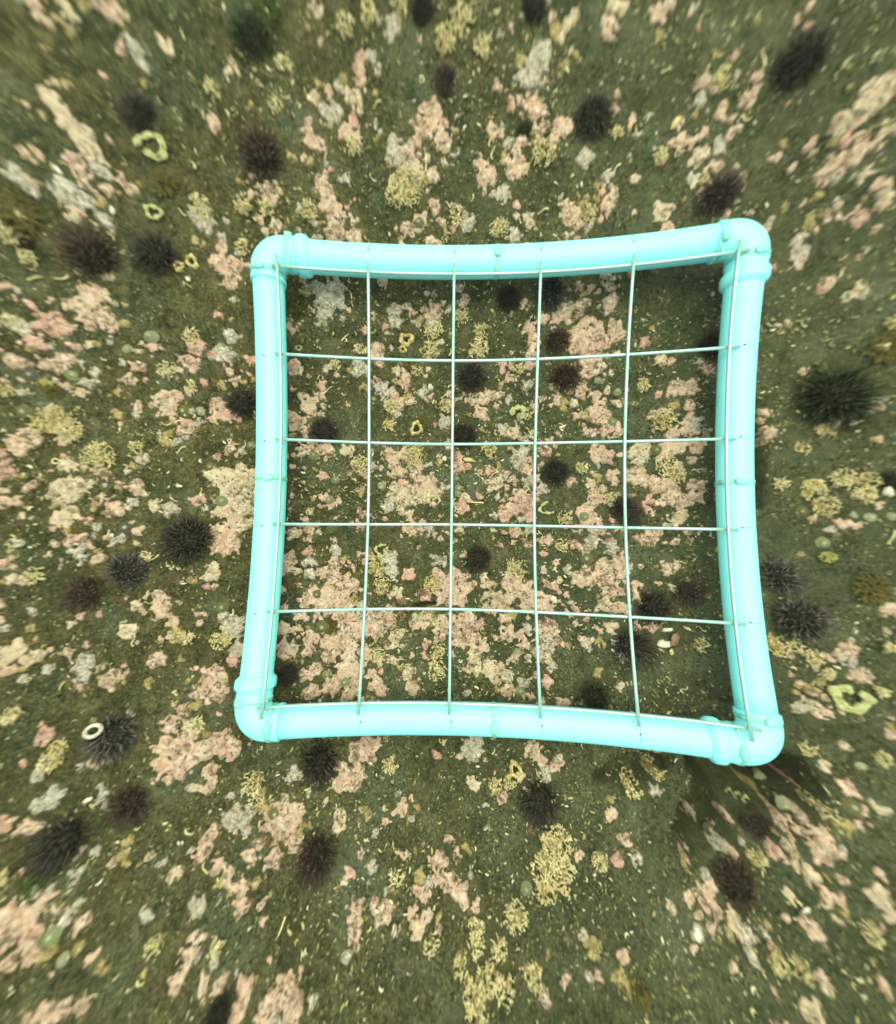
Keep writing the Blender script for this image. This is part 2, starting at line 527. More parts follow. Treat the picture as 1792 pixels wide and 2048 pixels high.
# ------------------------------------------------------------------ what grows where
# Survey of the photograph, tile by tile: (origin x, origin y, photo px per tile unit), then
# patches "kind x y r [x y r ...]" (p salmon, r rose, g buff, w white lace, t worm-tube colony, l* limpets, one lk put in for a dark hole)
TILES = [((550, 540, .2511), """
g 270 150 45 330 110 30 230 100 35;w 440 230 110 500 160 70 390 340 60 380 420 35 540 300 40;p 1250 330 85;p 1060 310 45;w 950 350 70 960 410 60
r 880 465 25;w 1140 410 45 1250 430 50;p 815 640 65 830 735 45;w 690 790 75 650 750 40 640 830 35;p 150 790 70;r 370 930 55;p 270 1060 70 300 1140 35
w 390 1080 45;p 150 1220 80 110 1170 50;p 240 1300 50;w 860 950 65 920 970 40 880 1050 40;r 805 895 35;p 940 1010 40 990 1060 45;t 940 1090 60;w 960 1150 45
p 1050 860 45;p 1210 800 40;t 1130 810 45;w 1180 975 40;t 1370 1070 65;t 920 1240 50;w 1350 1210 50;p 1560 1030 55 1660 1020 50 1750 1010 45 1760 1080 30
p 1640 1130 50 1680 1180 30;p 240 1430 55;p 390 1420 60 450 1440 35;g 580 1430 55;r 400 1520 30;p 160 1480 20;p 155 1570 20;r 380 1650 40;t 690 1560 75
p 790 1560 40 720 1620 50;p 900 1460 55 960 1500 60 1050 1480 60 970 1590 65 1130 1640 60 1150 1560 50;t 1110 1480 90;r 1000 1690 50;p 1190 1720 80 1240 1690 50 1080 1770 60
p 1310 1770 35;r 1470 1540 50 1450 1500 40 1530 1570 35;p 1730 1480 30;p 1645 1620 30;g 1750 1690 70 1780 1620 40;p 710 1755 22;t 1700 1430 60;p 1500 250 50;t 1480 370 65
t 1640 500 60;t 1620 640 80;t 1240 650 75;t 1260 490 75;t 480 770 45;t 690 640 40;lg 310 1475 45;lg 485 1670 38;lp 850 1725 36;lo 635 1250 28;lg 1450 1660 25;lg 1465 1740 35
"""), ((1000, 540, .2511), """
g 850 80 60 800 110 30;p 910 150 40;p 880 280 70 850 340 30;g 560 340 90 480 310 50 690 260 30 700 190 35;p 350 400 60 230 470 60 260 580 60 250 660 50
p 620 520 80 700 470 90 650 600 100 780 580 90 720 700 90 770 780 60 700 820 50;p 930 500 70 920 560 40 900 450 40;r 1130 580 50;g 1270 710 45;r 1640 790 55
p 1430 950 80 1360 970 50 1490 930 60;p 1515 1090 30;t 1130 920 55;t 1290 1200 85;w 1540 1230 70;p 1380 1300 70 1490 1280 70 1570 1290 50;p 640 950 70 470 1020 50 420 930 40 560 960 50
p 750 1000 50 820 900 30;p 800 1080 60 930 1050 50 740 1150 60 830 1180 70 880 1290 80 730 1310 60 680 1250 30;r 405 1080 22;g 335 1030 35;p 620 1160 40;r 270 1285 35
g 70 1290 60 130 1290 40 175 1345 22;p 90 770 30;r 230 770 40;t 160 790 38;p 80 870 38;r 230 840 28;t 220 1150 45;r 360 1430 50;w 170 1470 65 150 1530 50;p 230 1560 60 220 1600 50
w 260 1680 65 320 1740 60;p 800 1470 80 750 1460 40 860 1510 40;g 1080 1480 80 1120 1420 60;w 1130 1510 55;p 1320 1440 80 1420 1420 70 1530 1400 70 1600 1390 40;p 1520 1520 40
t 1320 1560 85;t 1400 1640 65;p 1090 1640 80;p 890 1620 50 920 1680 40;g 730 1720 50;p 1240 1720 70 1370 1710 60 1540 1700 70;r 30 1610 40;p 110 1670 32;p 50 1720 22;g 170 1780 40
t 640 1580 45;lp 780 880 32;lg 930 970 40;lg 890 1215 42;lo 1235 1440 50;lg 1640 1310 35
"""), ((550, 980, .2511), """
p 400 80 50 450 120 50 520 100 35;r 690 175 45;r 680 280 45;p 275 310 40 270 385 25;p 245 235 25;g 960 30 70 1060 40 80 1170 40 80 1020 110 60 1260 10 60;w 900 130 55
g 1120 120 40;p 1070 210 50;p 1080 320 60 1180 300 60;w 1230 310 45;r 1500 130 55 1480 170 40;r 1635 40 35;p 1310 400 25;g 1460 310 40;w 920 530 65 920 620 50 950 680 40;w 1310 570 50
t 810 600 75;t 860 760 70;p 670 535 28;p 470 600 60 390 640 60 470 700 90 550 760 90 450 830 90 290 830 80 240 880 60 400 900 90 560 920 70;p 610 600 40;w 280 560 55 280 660 45
p 100 560 70 90 640 60;g 180 640 40;p 80 930 50;p 560 1030 80 600 1130 110 480 1230 100 440 1320 60 570 1280 80 640 1400 90;p 780 1020 80 880 1010 90 800 1120 80;p 730 1280 60
g 950 1180 60 930 1230 50 990 1140 40;p 1130 1070 60 1200 1040 60;p 280 1180 70 270 1280 60;p 70 1120 60 190 1090 40;p 100 1280 70 80 1330 50;w 110 1250 50;p 320 1430 70 250 1470 60
p 550 1480 80 620 1550 80 460 1560 80 300 1600 70 560 1640 60;p 770 1460 60 760 1560 60;r 850 1610 50;g 840 1340 50 930 1350 55;g 1080 1420 55 1050 1470 40;p 1100 1570 50;p 1100 1320 30
p 1340 760 70 1350 850 70 1460 720 90 1520 790 60 1450 850 80;r 1520 890 30;p 1330 1060 80 1420 1090 80 1540 1040 80 1480 1150 90 1310 1170 60 1600 1230 80 1680 1250 50;g 1600 1350 60 1590 1430 60
g 1720 1420 70 1770 1500 60;r 1760 1170 35;g 1690 730 60 1680 840 40 1760 850 50;g 970 830 55;r 1215 825 60;t 1260 740 70;t 1290 1290 65;t 1290 1430 75;t 820 1310 55
lg 435 80 40;lo 340 830 40;lo 380 1090 55;ls 420 1465 42;ls 560 1525 45;lo 740 1640 40;lo 1360 285 40;lg 1460 25 32
"""), ((1000, 980, .2511), """
p 30 350 50 110 330 45;p 170 40 50;r 180 110 80 210 190 45;r 40 200 60 110 160 50;w 160 230 45;p 740 40 70 740 110 50;p 680 200 75;p 740 280 60 790 310 50;w 740 380 55;t 850 70 65;t 510 220 50
r 1190 90 60 1170 160 50;p 1310 70 70 1440 80 80 1560 60 70;g 1400 230 70 1460 190 50;p 1170 390 70 1250 360 50;p 1400 420 40;p 1340 610 65 1400 580 40;p 370 390 45;p 230 440 30;r 90 425 22
r 340 510 45;t 490 440 55;w 890 470 55;p 660 470 28;p 880 620 90 970 560 60 960 660 80 820 690 70 640 710 70 580 710 40 890 770 80 860 830 60 1080 770 50 1080 850 50 830 920 70 960 930 60 1030 600 40
t 130 620 75;p 350 720 40 380 680 25;p 100 740 80 180 800 90 240 880 90 350 890 70 60 880 60 390 940 50;r 530 830 28;r 500 920 28;p 460 780 18;r 610 950 30;p 30 1030 45
p 60 1150 70 170 1220 60 120 1320 50;p 340 1120 50 320 1200 60 430 1110 40 310 1300 60;w 390 1180 55 400 1250 50;r 470 1200 45;r 680 1030 30;p 650 1190 35;r 735 1200 28;p 800 1235 22;p 790 1125 30
p 740 1080 20;g 870 1090 40 900 1140 30;p 600 1060 22;w 60 1470 55 200 1540 55;p 60 1590 60 230 1640 50;p 380 1620 30;p 475 1610 22;p 540 1680 28;g 390 1500 25;g 400 1440 18
p 1100 1100 50 1210 1100 40;t 1590 1230 55;lg 670 215 42;lo 685 545 55;lg 160 1600 42;lo 190 725 30;lp 140 1290 38
"""), ((0, 0, .3348), """
p 650 40 70 600 20 50 690 90 35;p 260 100 45 310 150 35 200 30 40;g 420 90 50 380 30 50;w 800 270 60 840 330 55 870 400 40;g 300 580 45 370 680 60 440 760 65 530 860 60 590 960 50
p 430 960 50 500 1050 60 540 1120 45;w 620 1020 55 560 880 45;w 90 1040 60 170 1110 55;p 220 1110 45;w 420 1180 80 520 1200 60 380 1160 40;p 740 1090 40 800 1140 35;w 1220 1330 75;t 1210 1250 70
p 1290 740 35;p 1610 1150 60 1620 1200 45;p 1330 1470 35;t 1460 1490 45;p 1330 1570 70 1390 1640 60 1420 1590 50 1280 1540 35 1380 1700 40;t 1460 1240 55;g 1650 1360 50 1590 1390 40
g 1600 1740 60;p 590 1760 60;g 20 1200 60 90 1230 50;p 50 1720 50;t 110 1440 60;t 190 1560 50;t 1700 410 55;t 1280 560 50;t 1650 640 45;t 1590 1250 50
"""), ((600, 0, .3348), """
g 90 60 50 110 100 30;t 410 110 60;w 560 150 55 540 220 45;p 350 430 55 360 500 50;w 430 360 45;g 330 590 60 350 640 50;w 200 700 60 150 670 40;p 270 790 50;p 80 850 50 130 880 40 50 790 30
p 780 700 80 760 770 70 820 650 45 850 850 60 720 720 45;w 600 930 75 560 880 50 650 1000 55;p 700 1020 50;p 790 1050 40;t 640 1130 105;t 580 1180 65;p 820 1240 45;p 1080 980 50 1100 1080 60 1140 1060 40
w 1200 1170 50;p 1290 1000 70 1270 1060 50;t 1450 930 75;p 1330 860 50 1390 790 45 1430 680 50 1450 760 40 1300 890 40;p 1570 770 60 1530 820 35;p 1380 640 50 1310 620 40
w 1440 360 75 1390 420 70 1320 480 55 1400 500 55;g 1590 180 50 1640 110 50 1560 250 40 1620 310 40;p 1490 120 35;p 1250 190 30;t 960 150 85;t 870 260 75;t 600 60 60;t 280 180 60;w 1710 940 55
p 130 1130 55 180 1230 60 220 1310 70 200 1380 60 320 1410 50;p 650 1380 40;g 720 1330 50;p 850 1340 35;r 910 1390 30;w 1000 1340 50;t 940 1300 50;g 1370 1320 48;p 1590 1280 60 1640 1330 50 1570 1300 40
t 1190 1370 55;t 1720 1290 50;p 780 1460 40;w 1280 1410 45;t 330 890 50;p 180 560 40;p 1180 540 35;t 60 1270 55;t 1090 300 60;lo 100 1165 35;lo 710 1340 38
"""), ((1192, 0, .3348), """
p 380 70 60 430 30 50 340 130 35;g 170 50 45 90 40 40;p 1260 70 40 1200 130 30;p 960 470 45 920 560 50 860 640 40;p 690 560 40 640 510 45;p 740 690 50;w 600 620 40;p 500 870 50 570 860 40 640 810 45
g 600 950 60;w 570 1090 45;p 710 1000 40;w 740 880 55;p 830 790 45;p 1400 1010 70 1350 1060 60 1450 990 50 1300 1090 35;p 1540 930 60 1500 960 40;p 1640 870 40;g 1740 800 45
g 1660 560 80 1740 480 60 1620 620 50 1700 620 50;g 1480 740 55 1430 800 40;g 1600 1060 50 1570 1100 40;p 1660 1120 35;g 1420 1290 50;p 1680 1250 40;p 1660 1380 40;p 1310 1380 35
w 1220 1520 55 1200 1440 45;p 1200 1590 40;p 1370 1700 50;g 1560 1740 60;p 90 1190 45 110 1130 25 60 1240 40;g 400 1270 60;w 1030 1340 40;r 1065 1605 30;t 370 950 45;t 120 820 40;p 110 680 35;p 130 560 25;t 740 500 60
"""), ((0, 500, .3069), """
p 640 300 60 560 290 60;r 380 500 95 300 470 60;p 560 390 90 480 350 50;p 730 490 60 690 450 50;r 240 600 60;w 80 450 55 150 510 55;p 370 740 80 440 720 50;p 110 740 70;w 590 870 55;p 510 650 30
r 215 350 35;w 1515 570 52;r 1275 640 60;p 1260 740 55 1200 710 40;w 1450 680 65;r 1390 690 30;r 1630 710 40;p 1500 800 50 1540 850 40;p 1110 980 70 1040 960 40;p 1010 1010 25;p 1130 1050 35
p 1430 1030 60 1390 1090 40;r 1500 1070 60;p 1230 1160 60 1180 1180 40;p 840 835 45;p 880 750 35;p 1000 620 40;t 1260 570 50;t 1100 790 60;t 370 1110 105;t 480 1190 85;t 290 1160 55
p 160 1250 80 110 1310 50 220 1220 60;t 650 1350 105;g 470 1400 60;g 450 1540 90 430 1610 80 540 1540 60;p 680 1460 40;g 830 1440 35;g 460 1740 80 400 1760 40 510 1700 40;p 650 1620 50;w 860 1640 45
p 750 1690 60;p 885 1540 50;r 40 1430 70;p 50 1640 60;w 1130 1700 45 1090 1680 40;g 1010 1680 50;r 1290 1630 42;g 1400 1480 60 1460 1500 70 1560 1510 90 1620 1490 60 1530 1600 80 1600 1650 70 1430 1700 50 1530 1720 70
r 1420 1360 28;p 1510 1300 40;t 60 920 45;t 100 480 50;t 900 1290 40;t 1260 900 40;lo 1200 1050 40;lp 1310 1050 32;lw 1000 575 52;lp 840 650 34;lo 420 585 40;ls 490 820 48;lk 215 820 48;lo 170 1060 60;lk 830 1810 50;lg 1455 1635 42;lo 1375 1415 35;lk 500 1365 32;lg 1640 1275 30
"""), ((1392, 600, .2442), """
p 870 590 50;p 550 920 50 510 1000 40;p 580 1080 70 500 1150 50;w 1140 1010 55 1210 970 40;w 1470 810 55;t 1030 1070 75;t 850 1220 60;t 680 1510 60;t 950 1560 100;t 1200 1470 100;t 1050 1690 95;t 1400 1470 80;t 1350 1600 85
p 940 1790 50;p 1210 1830 50 1290 1840 40;p 740 190 40;t 1500 390 40;t 1580 200 60;lp 1420 1780 52;lp 1290 1770 30;lg 1030 1990 62;lo 860 1730 50;lp 1600 1770 50
"""), ((1392, 1050, .2442), """
p 1230 1010 80 1180 1060 60;w 1180 1110 65 1230 1150 55;p 1370 1230 80 1300 1200 50;t 950 1080 75;t 650 980 95;t 800 990 65;p 780 1230 60 830 1280 40;w 820 1500 55;p 1030 1520 70 1080 1560 40 970 1470 40
t 1060 1210 50;p 1590 690 80;t 900 1820 75;p 1590 1720 60;t 1480 1350 50;r 570 1965 35;t 1500 1900 70;t 1560 1000 50;lp 1340 1970 50;lg 480 2010 42
"""), ((0, 1050, .3069), """
p 40 260 60 80 230 40;g 110 340 50;t 240 330 60;w 510 170 50 530 220 50;p 640 220 45;w 760 100 50 800 80 40;p 900 40 40;p 1420 60 70 1480 110 80 1400 150 50 1530 140 50;g 1380 310 60 1350 340 50
r 1340 400 28;p 1060 520 60 1020 460 40 1060 580 45;p 890 510 40;g 840 680 60;p 1300 580 45;p 1135 640 35;p 520 590 35;g 60 840 90 110 800 60 30 880 50;g 240 860 62;p 460 830 48;w 540 920 75 540 990 55
p 650 930 35;p 740 1000 65 810 990 35 700 1030 40;p 60 950 50;p 1040 870 48 980 920 30;p 1390 1030 90 1340 1090 70 1430 1090 60 1360 980 60;t 1240 740 40;w 1540 680 75 1570 800 55 1560 620 50;t 1450 750 65
p 1120 1270 60 1190 1200 50;t 1290 1300 55;p 1090 1450 80 1200 1440 90 1310 1480 80 1430 1430 90 1510 1480 60 1180 1560 90 1080 1580 60 1190 1640 50 1370 1600 60 1380 1680 45 1260 1370 50
r 290 1370 60;t 400 1440 55;t 330 1530 55;t 90 1240 65;p 10 520 50;p 10 620 40;t 960 210 40;lo 1455 535 45;lk 1260 1600 50
"""), ((0, 1500, .3348), """
p 60 1000 90 160 960 80 260 900 70 60 1120 90 180 1120 80 80 1240 70 200 1230 60;p 340 960 45;p 490 1030 58;p 250 1580 90 350 1550 70 180 1620 60;p 1060 1370 50 1110 1310 40;p 1310 1390 60 1270 1450 40
p 1650 1480 90 1700 1400 70 1600 1560 80 1750 1580 80 1760 1490 60;p 1460 1420 60 1450 1500 60 1420 1590 50;p 1200 640 60 1300 690 50 1370 740 50 1440 820 60;p 1480 920 55 1570 920 40;p 1500 620 50;p 1640 640 60
w 1180 920 48;t 940 1150 55;t 1300 1160 50;g 1040 740 45;p 660 680 40;w 280 290 65 330 240 40;p 60 420 50;w 610 270 50;p 1750 560 50;w 1440 410 85 1380 390 55;p 1650 410 90 1720 460 70 1690 330 60 1760 380 60
t 1520 180 65;t 1540 270 55;t 340 60 50;t 20 760 50;lo 1650 370 45;lg 330 1090 65;lp 380 1250 46
"""), ((540, 1448, .3348), """
p 600 130 70 510 170 60 610 200 50;p 450 320 70 540 290 50 440 260 50;g 410 540 50 400 610 50;p 145 710 45;p 540 580 28;p 685 580 30;p 780 530 35 800 480 25;r 990 190 30;w 1210 130 65 1190 170 50;r 1295 198 22
p 1580 150 60 1610 200 45;w 1640 280 40;p 1700 240 50;g 1205 350 40;r 1370 445 45;t 1340 360 40;t 1430 340 40;t 720 230 50;p 1110 770 40 1010 830 65 1000 910 60 1060 930 50 1140 1000 70 1170 960 50
p 890 990 40 920 1030 45;p 850 1120 55;p 940 1140 45;p 520 1100 65 520 1180 60 510 1260 50 520 1310 35;p 690 1110 60 680 1170 45 620 1070 35;p 450 850 28 440 920 25;p 550 780 35;t 760 900 50;p 1060 690 35
g 870 1240 45;t 960 1290 50;t 1700 700 105;t 1640 850 95;t 1750 850 75;t 1650 980 75;t 1740 930 60;t 1460 1130 85;t 1230 1200 60;t 1230 1300 60;t 1370 1320 60;t 1140 1420 60;t 1300 1500 85;t 1230 1600 95;t 1400 1560 75
t 1570 1480 70;t 1240 1720 80;p 1760 1530 40;lg 1530 980 45
"""), ((1192, 1500, .3348), """
p 100 380 40;r 130 650 35;w 525 325 30;p 750 370 30;p 1210 390 50;p 1330 500 70 1380 580 80 1350 640 70 1310 570 60 1220 480 45;p 1110 430 45;g 1250 730 80 1190 680 50 1300 760 50;p 1370 870 45;p 1450 760 50
p 1500 210 60 1540 240 40;p 1560 440 50 1640 460 40;p 560 900 50 620 840 50 690 830 40 700 930 50 610 970 40 660 1040 50;g 810 1020 60;w 600 1090 45;p 810 610 45 860 670 30;p 1130 980 40;p 900 1000 35
t 1060 1230 70;t 1200 1270 70;p 1340 1370 50;g 1690 870 80 1740 960 70;t 1620 1080 75;g 1300 1580 90 1250 1560 70;t 200 200 60;t 20 650 55;p 10 1350 35;t 330 90 50;t 1330 330 55;t 940 620 50
lk 670 460 45;lp 1115 320 62;lo 1520 330 70;lp 960 150 42;lo 1450 480 50
""")]

PATCHES, COLONIES, LIMPETS = [], [], []
for (ox, oy, s), txt in TILES:
    for item in txt.replace('\n', ';').split(';'):
        q = item.split()
        if not q:
            continue
        k, v = q[0], [float(a) for a in q[1:]]
        blobs = [(ox + v[i] * s, oy + v[i + 1] * s, v[i + 2] * s) for i in range(0, len(v), 3)]
        if k[0] == 'l':
            LIMPETS.append((k[1], blobs[0]))
        elif k == 't':
            COLONIES.append(blobs[0])
        else:
            PATCHES.append((k, blobs))

# ------------------------------------------------------------------ the seabed
fine = np.arange(-.72, .7201, .003)


def graded(c):
    out = [c[-1]]
    st = .004
    while out[-1] < 9:
        st *= 1.16
        out.append(out[-1] + st)
    return np.array(out[1:])


ax = np.r_[-graded(fine)[::-1], fine, graded(fine)]
GX, GY = np.meshgrid(ax, ax)
GZ = seabed_z(GX, GY)
amp = 1 - smooth(.75, 1.2, np.hypot(GX, GY)) * .6
GZ = GZ + (.0026 * (fbm(GX * 110, GY * 110, 31, 2) - .5) + .0030 * (fbm(GX * 45, GY * 45, 33, 2) - .5)) * amp
nx = len(ax)
idx = np.arange(nx * nx).reshape(nx, nx)
quads = np.stack([idx[:-1, :-1], idx[:-1, 1:], idx[1:, 1:], idx[1:, :-1]], -1).reshape(-1, 4)
me = bpy.data.meshes.new('seabed')
me.vertices.add(nx * nx)
me.vertices.foreach_set('co', np.stack([GX, GY, GZ], -1).astype(np.float32).ravel())
me.loops.add(quads.size)
me.loops.foreach_set('vertex_index', quads.ravel().astype(np.int32))
me.polygons.add(len(quads))
me.polygons.foreach_set('loop_start', np.arange(0, quads.size, 4, dtype=np.int32))
me.polygons.foreach_set('loop_total', np.full(len(quads), 4, np.int32))
me.polygons.foreach_set('use_smooth', np.ones(len(quads), bool))
me.update(calc_edges=True)
me.materials.append(M['seabed'])
seabed = link('seabed', me)
seabed['kind'] = 'structure'
seabed['label'] = 'olive green turf covered rock seabed with pink crusts'

# raster of what the crusts cover, 1.5 mm cells
RS, RN = .0015, 960
cover = np.zeros((RN, RN), bool)


def cover_at(x, y):
    i = np.clip(((np.asarray(x) + .72) / RS).astype(int), 0, RN - 1)
    j = np.clip(((np.asarray(y) + .72) / RS).astype(int), 0, RN - 1)
    return cover[j, i]


def crust(kind, blobs, seed, step=.0015, thick=.0018):
    """blobs in metres: (x, y, r) -> mesh of one lobed crust lying on the rock"""
    lo = min(b[0] - b[2] for b in blobs) - .008, min(b[1] - b[2] for b in blobs) - .008
    hi = max(b[0] + b[2] for b in blobs) + .008, max(b[1] + b[2] for b in blobs) + .008
    xs, ys = np.arange(lo[0], hi[0], step), np.arange(lo[1], hi[1], step)
    X, Y = np.meshgrid(xs, ys)
    lace = kind in 'wt'
    sub = random.Random(seed)
    full = []
    for bx, by, br in blobs:
        full.append((bx, by, br * .74))
        m_ = int(np.clip(br / .0016, 6, 18))
        for q in range(m_):
            a_ = 6.283 * (q + sub.uniform(-.4, .4)) / m_
            d_ = br * sub.uniform(.55, .80)
            full.append((bx + d_ * math.cos(a_), by + d_ * math.sin(a_), br * sub.uniform(.16, .40)))
    wx = X + (.0045 if not lace else .003) * (fbm(X * 120, Y * 120, seed, 2) - .5)
    wy = Y + (.0045 if not lace else .003) * (fbm(X * 120, Y * 120, seed + 5, 2) - .5)

    def field(X, Y, wx, wy):
        f = np.full(X.shape, -1.)
        for bx, by, br in full:
            f = np.maximum(f, (br - np.hypot(wx - bx, wy - by)) / .010)
        if lace:
            f = f + 1.1 * (fbm(X * 190, Y * 190, seed + 9, 3) - .52) + .5 * (fbm(X * 70, Y * 70, seed + 3, 2) - .5)
        else:
            f = f + .7 * (fbm(X * 170, Y * 170, seed + 9, 2) - .5) + .5 * (fbm(X * 60, Y * 60, seed + 11, 2) - .55)
            hole = fbm(X * 190, Y * 190, seed + 21, 2)
            f = np.minimum(f, (.84 - hole) * 5)
        return f
    Fd = field(X, Y, wx, wy)
    ins = Fd > 0
    cell = ins[:-1, :-1] | ins[1:, :-1] | ins[:-1, 1:] | ins[1:, 1:]
    if cell.sum() < 6:
        return None
    gy, gx = np.gradient(Fd, step)
    g2 = gx * gx + gy * gy + 1e-6
    sh = np.where(ins, 0, np.clip(-Fd / g2, 0, None))
    dx, dy = gx * sh, gy * sh
    dl = np.hypot(dx, dy) + 1e-9
    k = np.minimum(1, step * 1.2 / dl)
    PX, PY = X + dx * k, Y + dy * k
    use = np.zeros(X.shape, bool)
    use[:-1, :-1] |= cell
    use[1:, :-1] |= cell
    use[:-1, 1:] |= cell
    use[1:, 1:] |= cell
    zg = seabed_z(PX, PY)
    rise = np.clip(Fd, 0, 1) ** .5
    lumps = fbm(PX * 260, PY * 260, seed + 2, 2) - .5
    Z = np.where(ins, zg + .0014 + thick * rise + (.0026 if lace else .0016) * lumps + .0048 * np.clip(Fd, 0, 1) * (fbm(PX * 75, PY * 75, seed + 4, 2) - .35), zg - .0016)
    ids = -np.ones(X.shape, int)
    ids[use] = np.arange(use.sum())
    c = np.argwhere(cell)
    f4 = np.stack([ids[c[:, 0], c[:, 1]], ids[c[:, 0], c[:, 1] + 1], ids[c[:, 0] + 1, c[:, 1] + 1], ids[c[:, 0] + 1, c[:, 1]]], -1)
    V = np.stack([PX[use], PY[use], Z[use]], -1)
    ctr = V.mean(0)
    ii = np.clip(((X[ins] + .72) / RS).astype(int), 0, RN - 1)
    jj = np.clip(((Y[ins] + .72) / RS).astype(int), 0, RN - 1)
    cover[jj, ii] = True
    me = bpy.data.meshes.new('crust')
    me.from_pydata((V - ctr).tolist(), [], f4.tolist())
    me.polygons.foreach_set('use_smooth', [True] * len(me.polygons))
    at = me.attributes.new('t', 'FLOAT', 'POINT')
    at.data.foreach_set('value', np.clip(Fd[use], 0, 2).astype(np.float32))
    me.materials.append(M[kind])
    return me, ctr


def to_ground(blobs, grow=1.):
    out = []
    for px, py, r in blobs:
        x, y, z = ground_at(px, py)
        out.append((x, y, r * px_scale(px, py) * grow))
    return out


NAMES = {'p': 'pink_coralline_crust', 'r': 'rose_coralline_crust', 'g': 'buff_coralline_crust', 'w': 'white_lace_crust'}
n_crust = 0
big = []
for i, (k, blobs) in enumerate(PATCHES):
    g = to_ground(blobs, 1.22)
    big.append(g)
    res = crust(k, g, 100 + i * 7)
    if res:
        link(NAMES[k], res[0], seabed, res[1])
        n_crust += 1

# small crusts between the surveyed ones: too small to pick apart singly, one part per look
BATCH = {k: ([], [], []) for k in 'prgwt'}
anchor = [q for g in big for q in g]
made = tries = 0
while made < 2000 and tries < 12000:
    tries += 1
    if rng.random() < .50:
        bx, by, br = anchor[int(rng.integers(len(anchor)))]
        a, d = rng.uniform(0, 6.283), br + abs(rng.normal(0, .016))
        x, y = bx + d * math.cos(a), by + d * math.sin(a)
    else:
        x, y = rng.uniform(-.88, .82), rng.uniform(-.88, .88)
        if fbm(x * 9 + 40, y * 9, 77, 2) < .40 + .2 * rng.random():
            continue
    if cover_at(x, y) or (.285 < x < .40 and .02 < y < .30 and rng.random() < .85):
        continue
    r = float(np.clip(rng.lognormal(-5.55, .42), .0020, .010))
    bl = [(x, y, r)]
    if rng.random() < .4:
        a = rng.uniform(0, 6.28)
        bl.append((x + r * math.cos(a), y + r * math.sin(a), r * .7))
    k = str(rng.choice(['p', 'p', 'r', 'g', 'w', 'w', 't', 't']))
    res = crust(k, bl, 4000 + tries * 3, .0014, .0014)
    if res:
        me_, ctr = res
        V_, F_, A_ = BATCH[k]
        n0 = sum(len(q) for q in V_)
        co = np.empty(len(me_.vertices) * 3, np.float32)
        me_.vertices.foreach_get('co', co)
        V_.append(co.reshape(-1, 3) + ctr)
        F_.extend([tuple(i + n0 for i in pl.vertices) for pl in me_.polygons])
        av = np.empty(len(me_.vertices), np.float32)
        me_.attributes['t'].data.foreach_get('value', av)
        A_.append(av)
        bpy.data.meshes.remove(me_)
        made += 1
for k, nm in (('p', 'small_pink_crusts'), ('r', 'small_rose_crusts'), ('g', 'small_buff_crusts'), ('w', 'small_white_crusts'), ('t', 'small_cream_crusts')):
    V_, F_, A_ = BATCH[k]
    me_ = bpy.data.meshes.new(nm)
    me_.from_pydata(np.concatenate(V_).tolist(), [], F_)
    me_.polygons.foreach_set('use_smooth', [True] * len(me_.polygons))
    me_.attributes.new('t', 'FLOAT', 'POINT').data.foreach_set('value', np.concatenate(A_))
    me_.materials.append(M[k])
    o = link(nm, me_, seabed)
    o['kind'] = 'stuff'

# ------------------------------------------------------------------ worm tubes
def worm_path(L, curl, seed_, h=.0012):
    r = random.Random(seed_)
    a = r.uniform(0, 6.28)
    x = y = 0.
    n = 9
    pts = []
    w0 = r.uniform(-1, 1) * curl
    w1 = r.uniform(-1, 1) * curl
    for i in range(n):
        pts.append((x, y, h * (.6 + .5 * math.sin(i * .9 + a))))
        t = i / (n - 1)
        a += (w0 * (1 - t) + w1 * t) * 6.28 / n
        x += math.cos(a) * L / n
        y += math.sin(a) * L / n
    cx, cy = sum(p[0] for p in pts) / n, sum(p[1] for p in pts) / n
    return [(p[0] - cx, p[1] - cy, p[2]) for p in pts]


worm_meshes = []
for i in range(16):
    b = MB()
    L = random.uniform(.007, .017)
    rd = random.uniform(.00055, .00095)
    b.tube(worm_path(L, random.uniform(.8, 2.0), 50 + i), [rd * (.55 + .45 * t / 8) for t in range(9)], 6, [t / 8 for t in range(9)])
    worm_meshes.append(b.mesh('worm_tube', M['tube']))
WORMS = [(1375, 1620, 0), (380, 1663, 1.6), (410, 235, 1), (335, 850, 1), (360, 845, 1), (1650, 1580, .9), (565, 1850, 1.4), (285, 1960, 1.2),
         (350, 1000, 1.2), (118, 925, 1.5), (1085, 425, 1.2), (945, 400, 1.3), (982, 285, 1.1), (985, 310, 1.2), (852, 330, 1.3), (855, 345, 1),
         (896, 412, 1.1), (1007, 410, 1), (1125, 855, 1.4), (1272, 265, 1.2), (1232, 340, 1), (285, 1115, 1.3), (310, 1117, 1.2), (467, 1225, 1.4),
         (470, 890, 1.3), (462, 882, 1), (365, 900, 1.1), (210, 720, 1.1), (215, 560, 1), (130, 560, 1.2), (75, 560, 1), (405, 985, 1), (300, 1205, .9),
         (615, 1025, 1), (604, 992, .9), (640, 755, .9), (702, 590, 1), (705, 610, .9), (780, 815, .9), (805, 775, .9), (1365, 1125, 1), (1105, 1600, 1)]
n_worm = 0
for px, py, s in WORMS:
    x, y, z = ground_at(px, py)
    link('worm_tube', worm_meshes[n_worm % 16], seabed, (x, y, z + .0016), (0, 0, random.uniform(0, 6.28)), max(s, .8) * 1.05)
    n_worm += 1
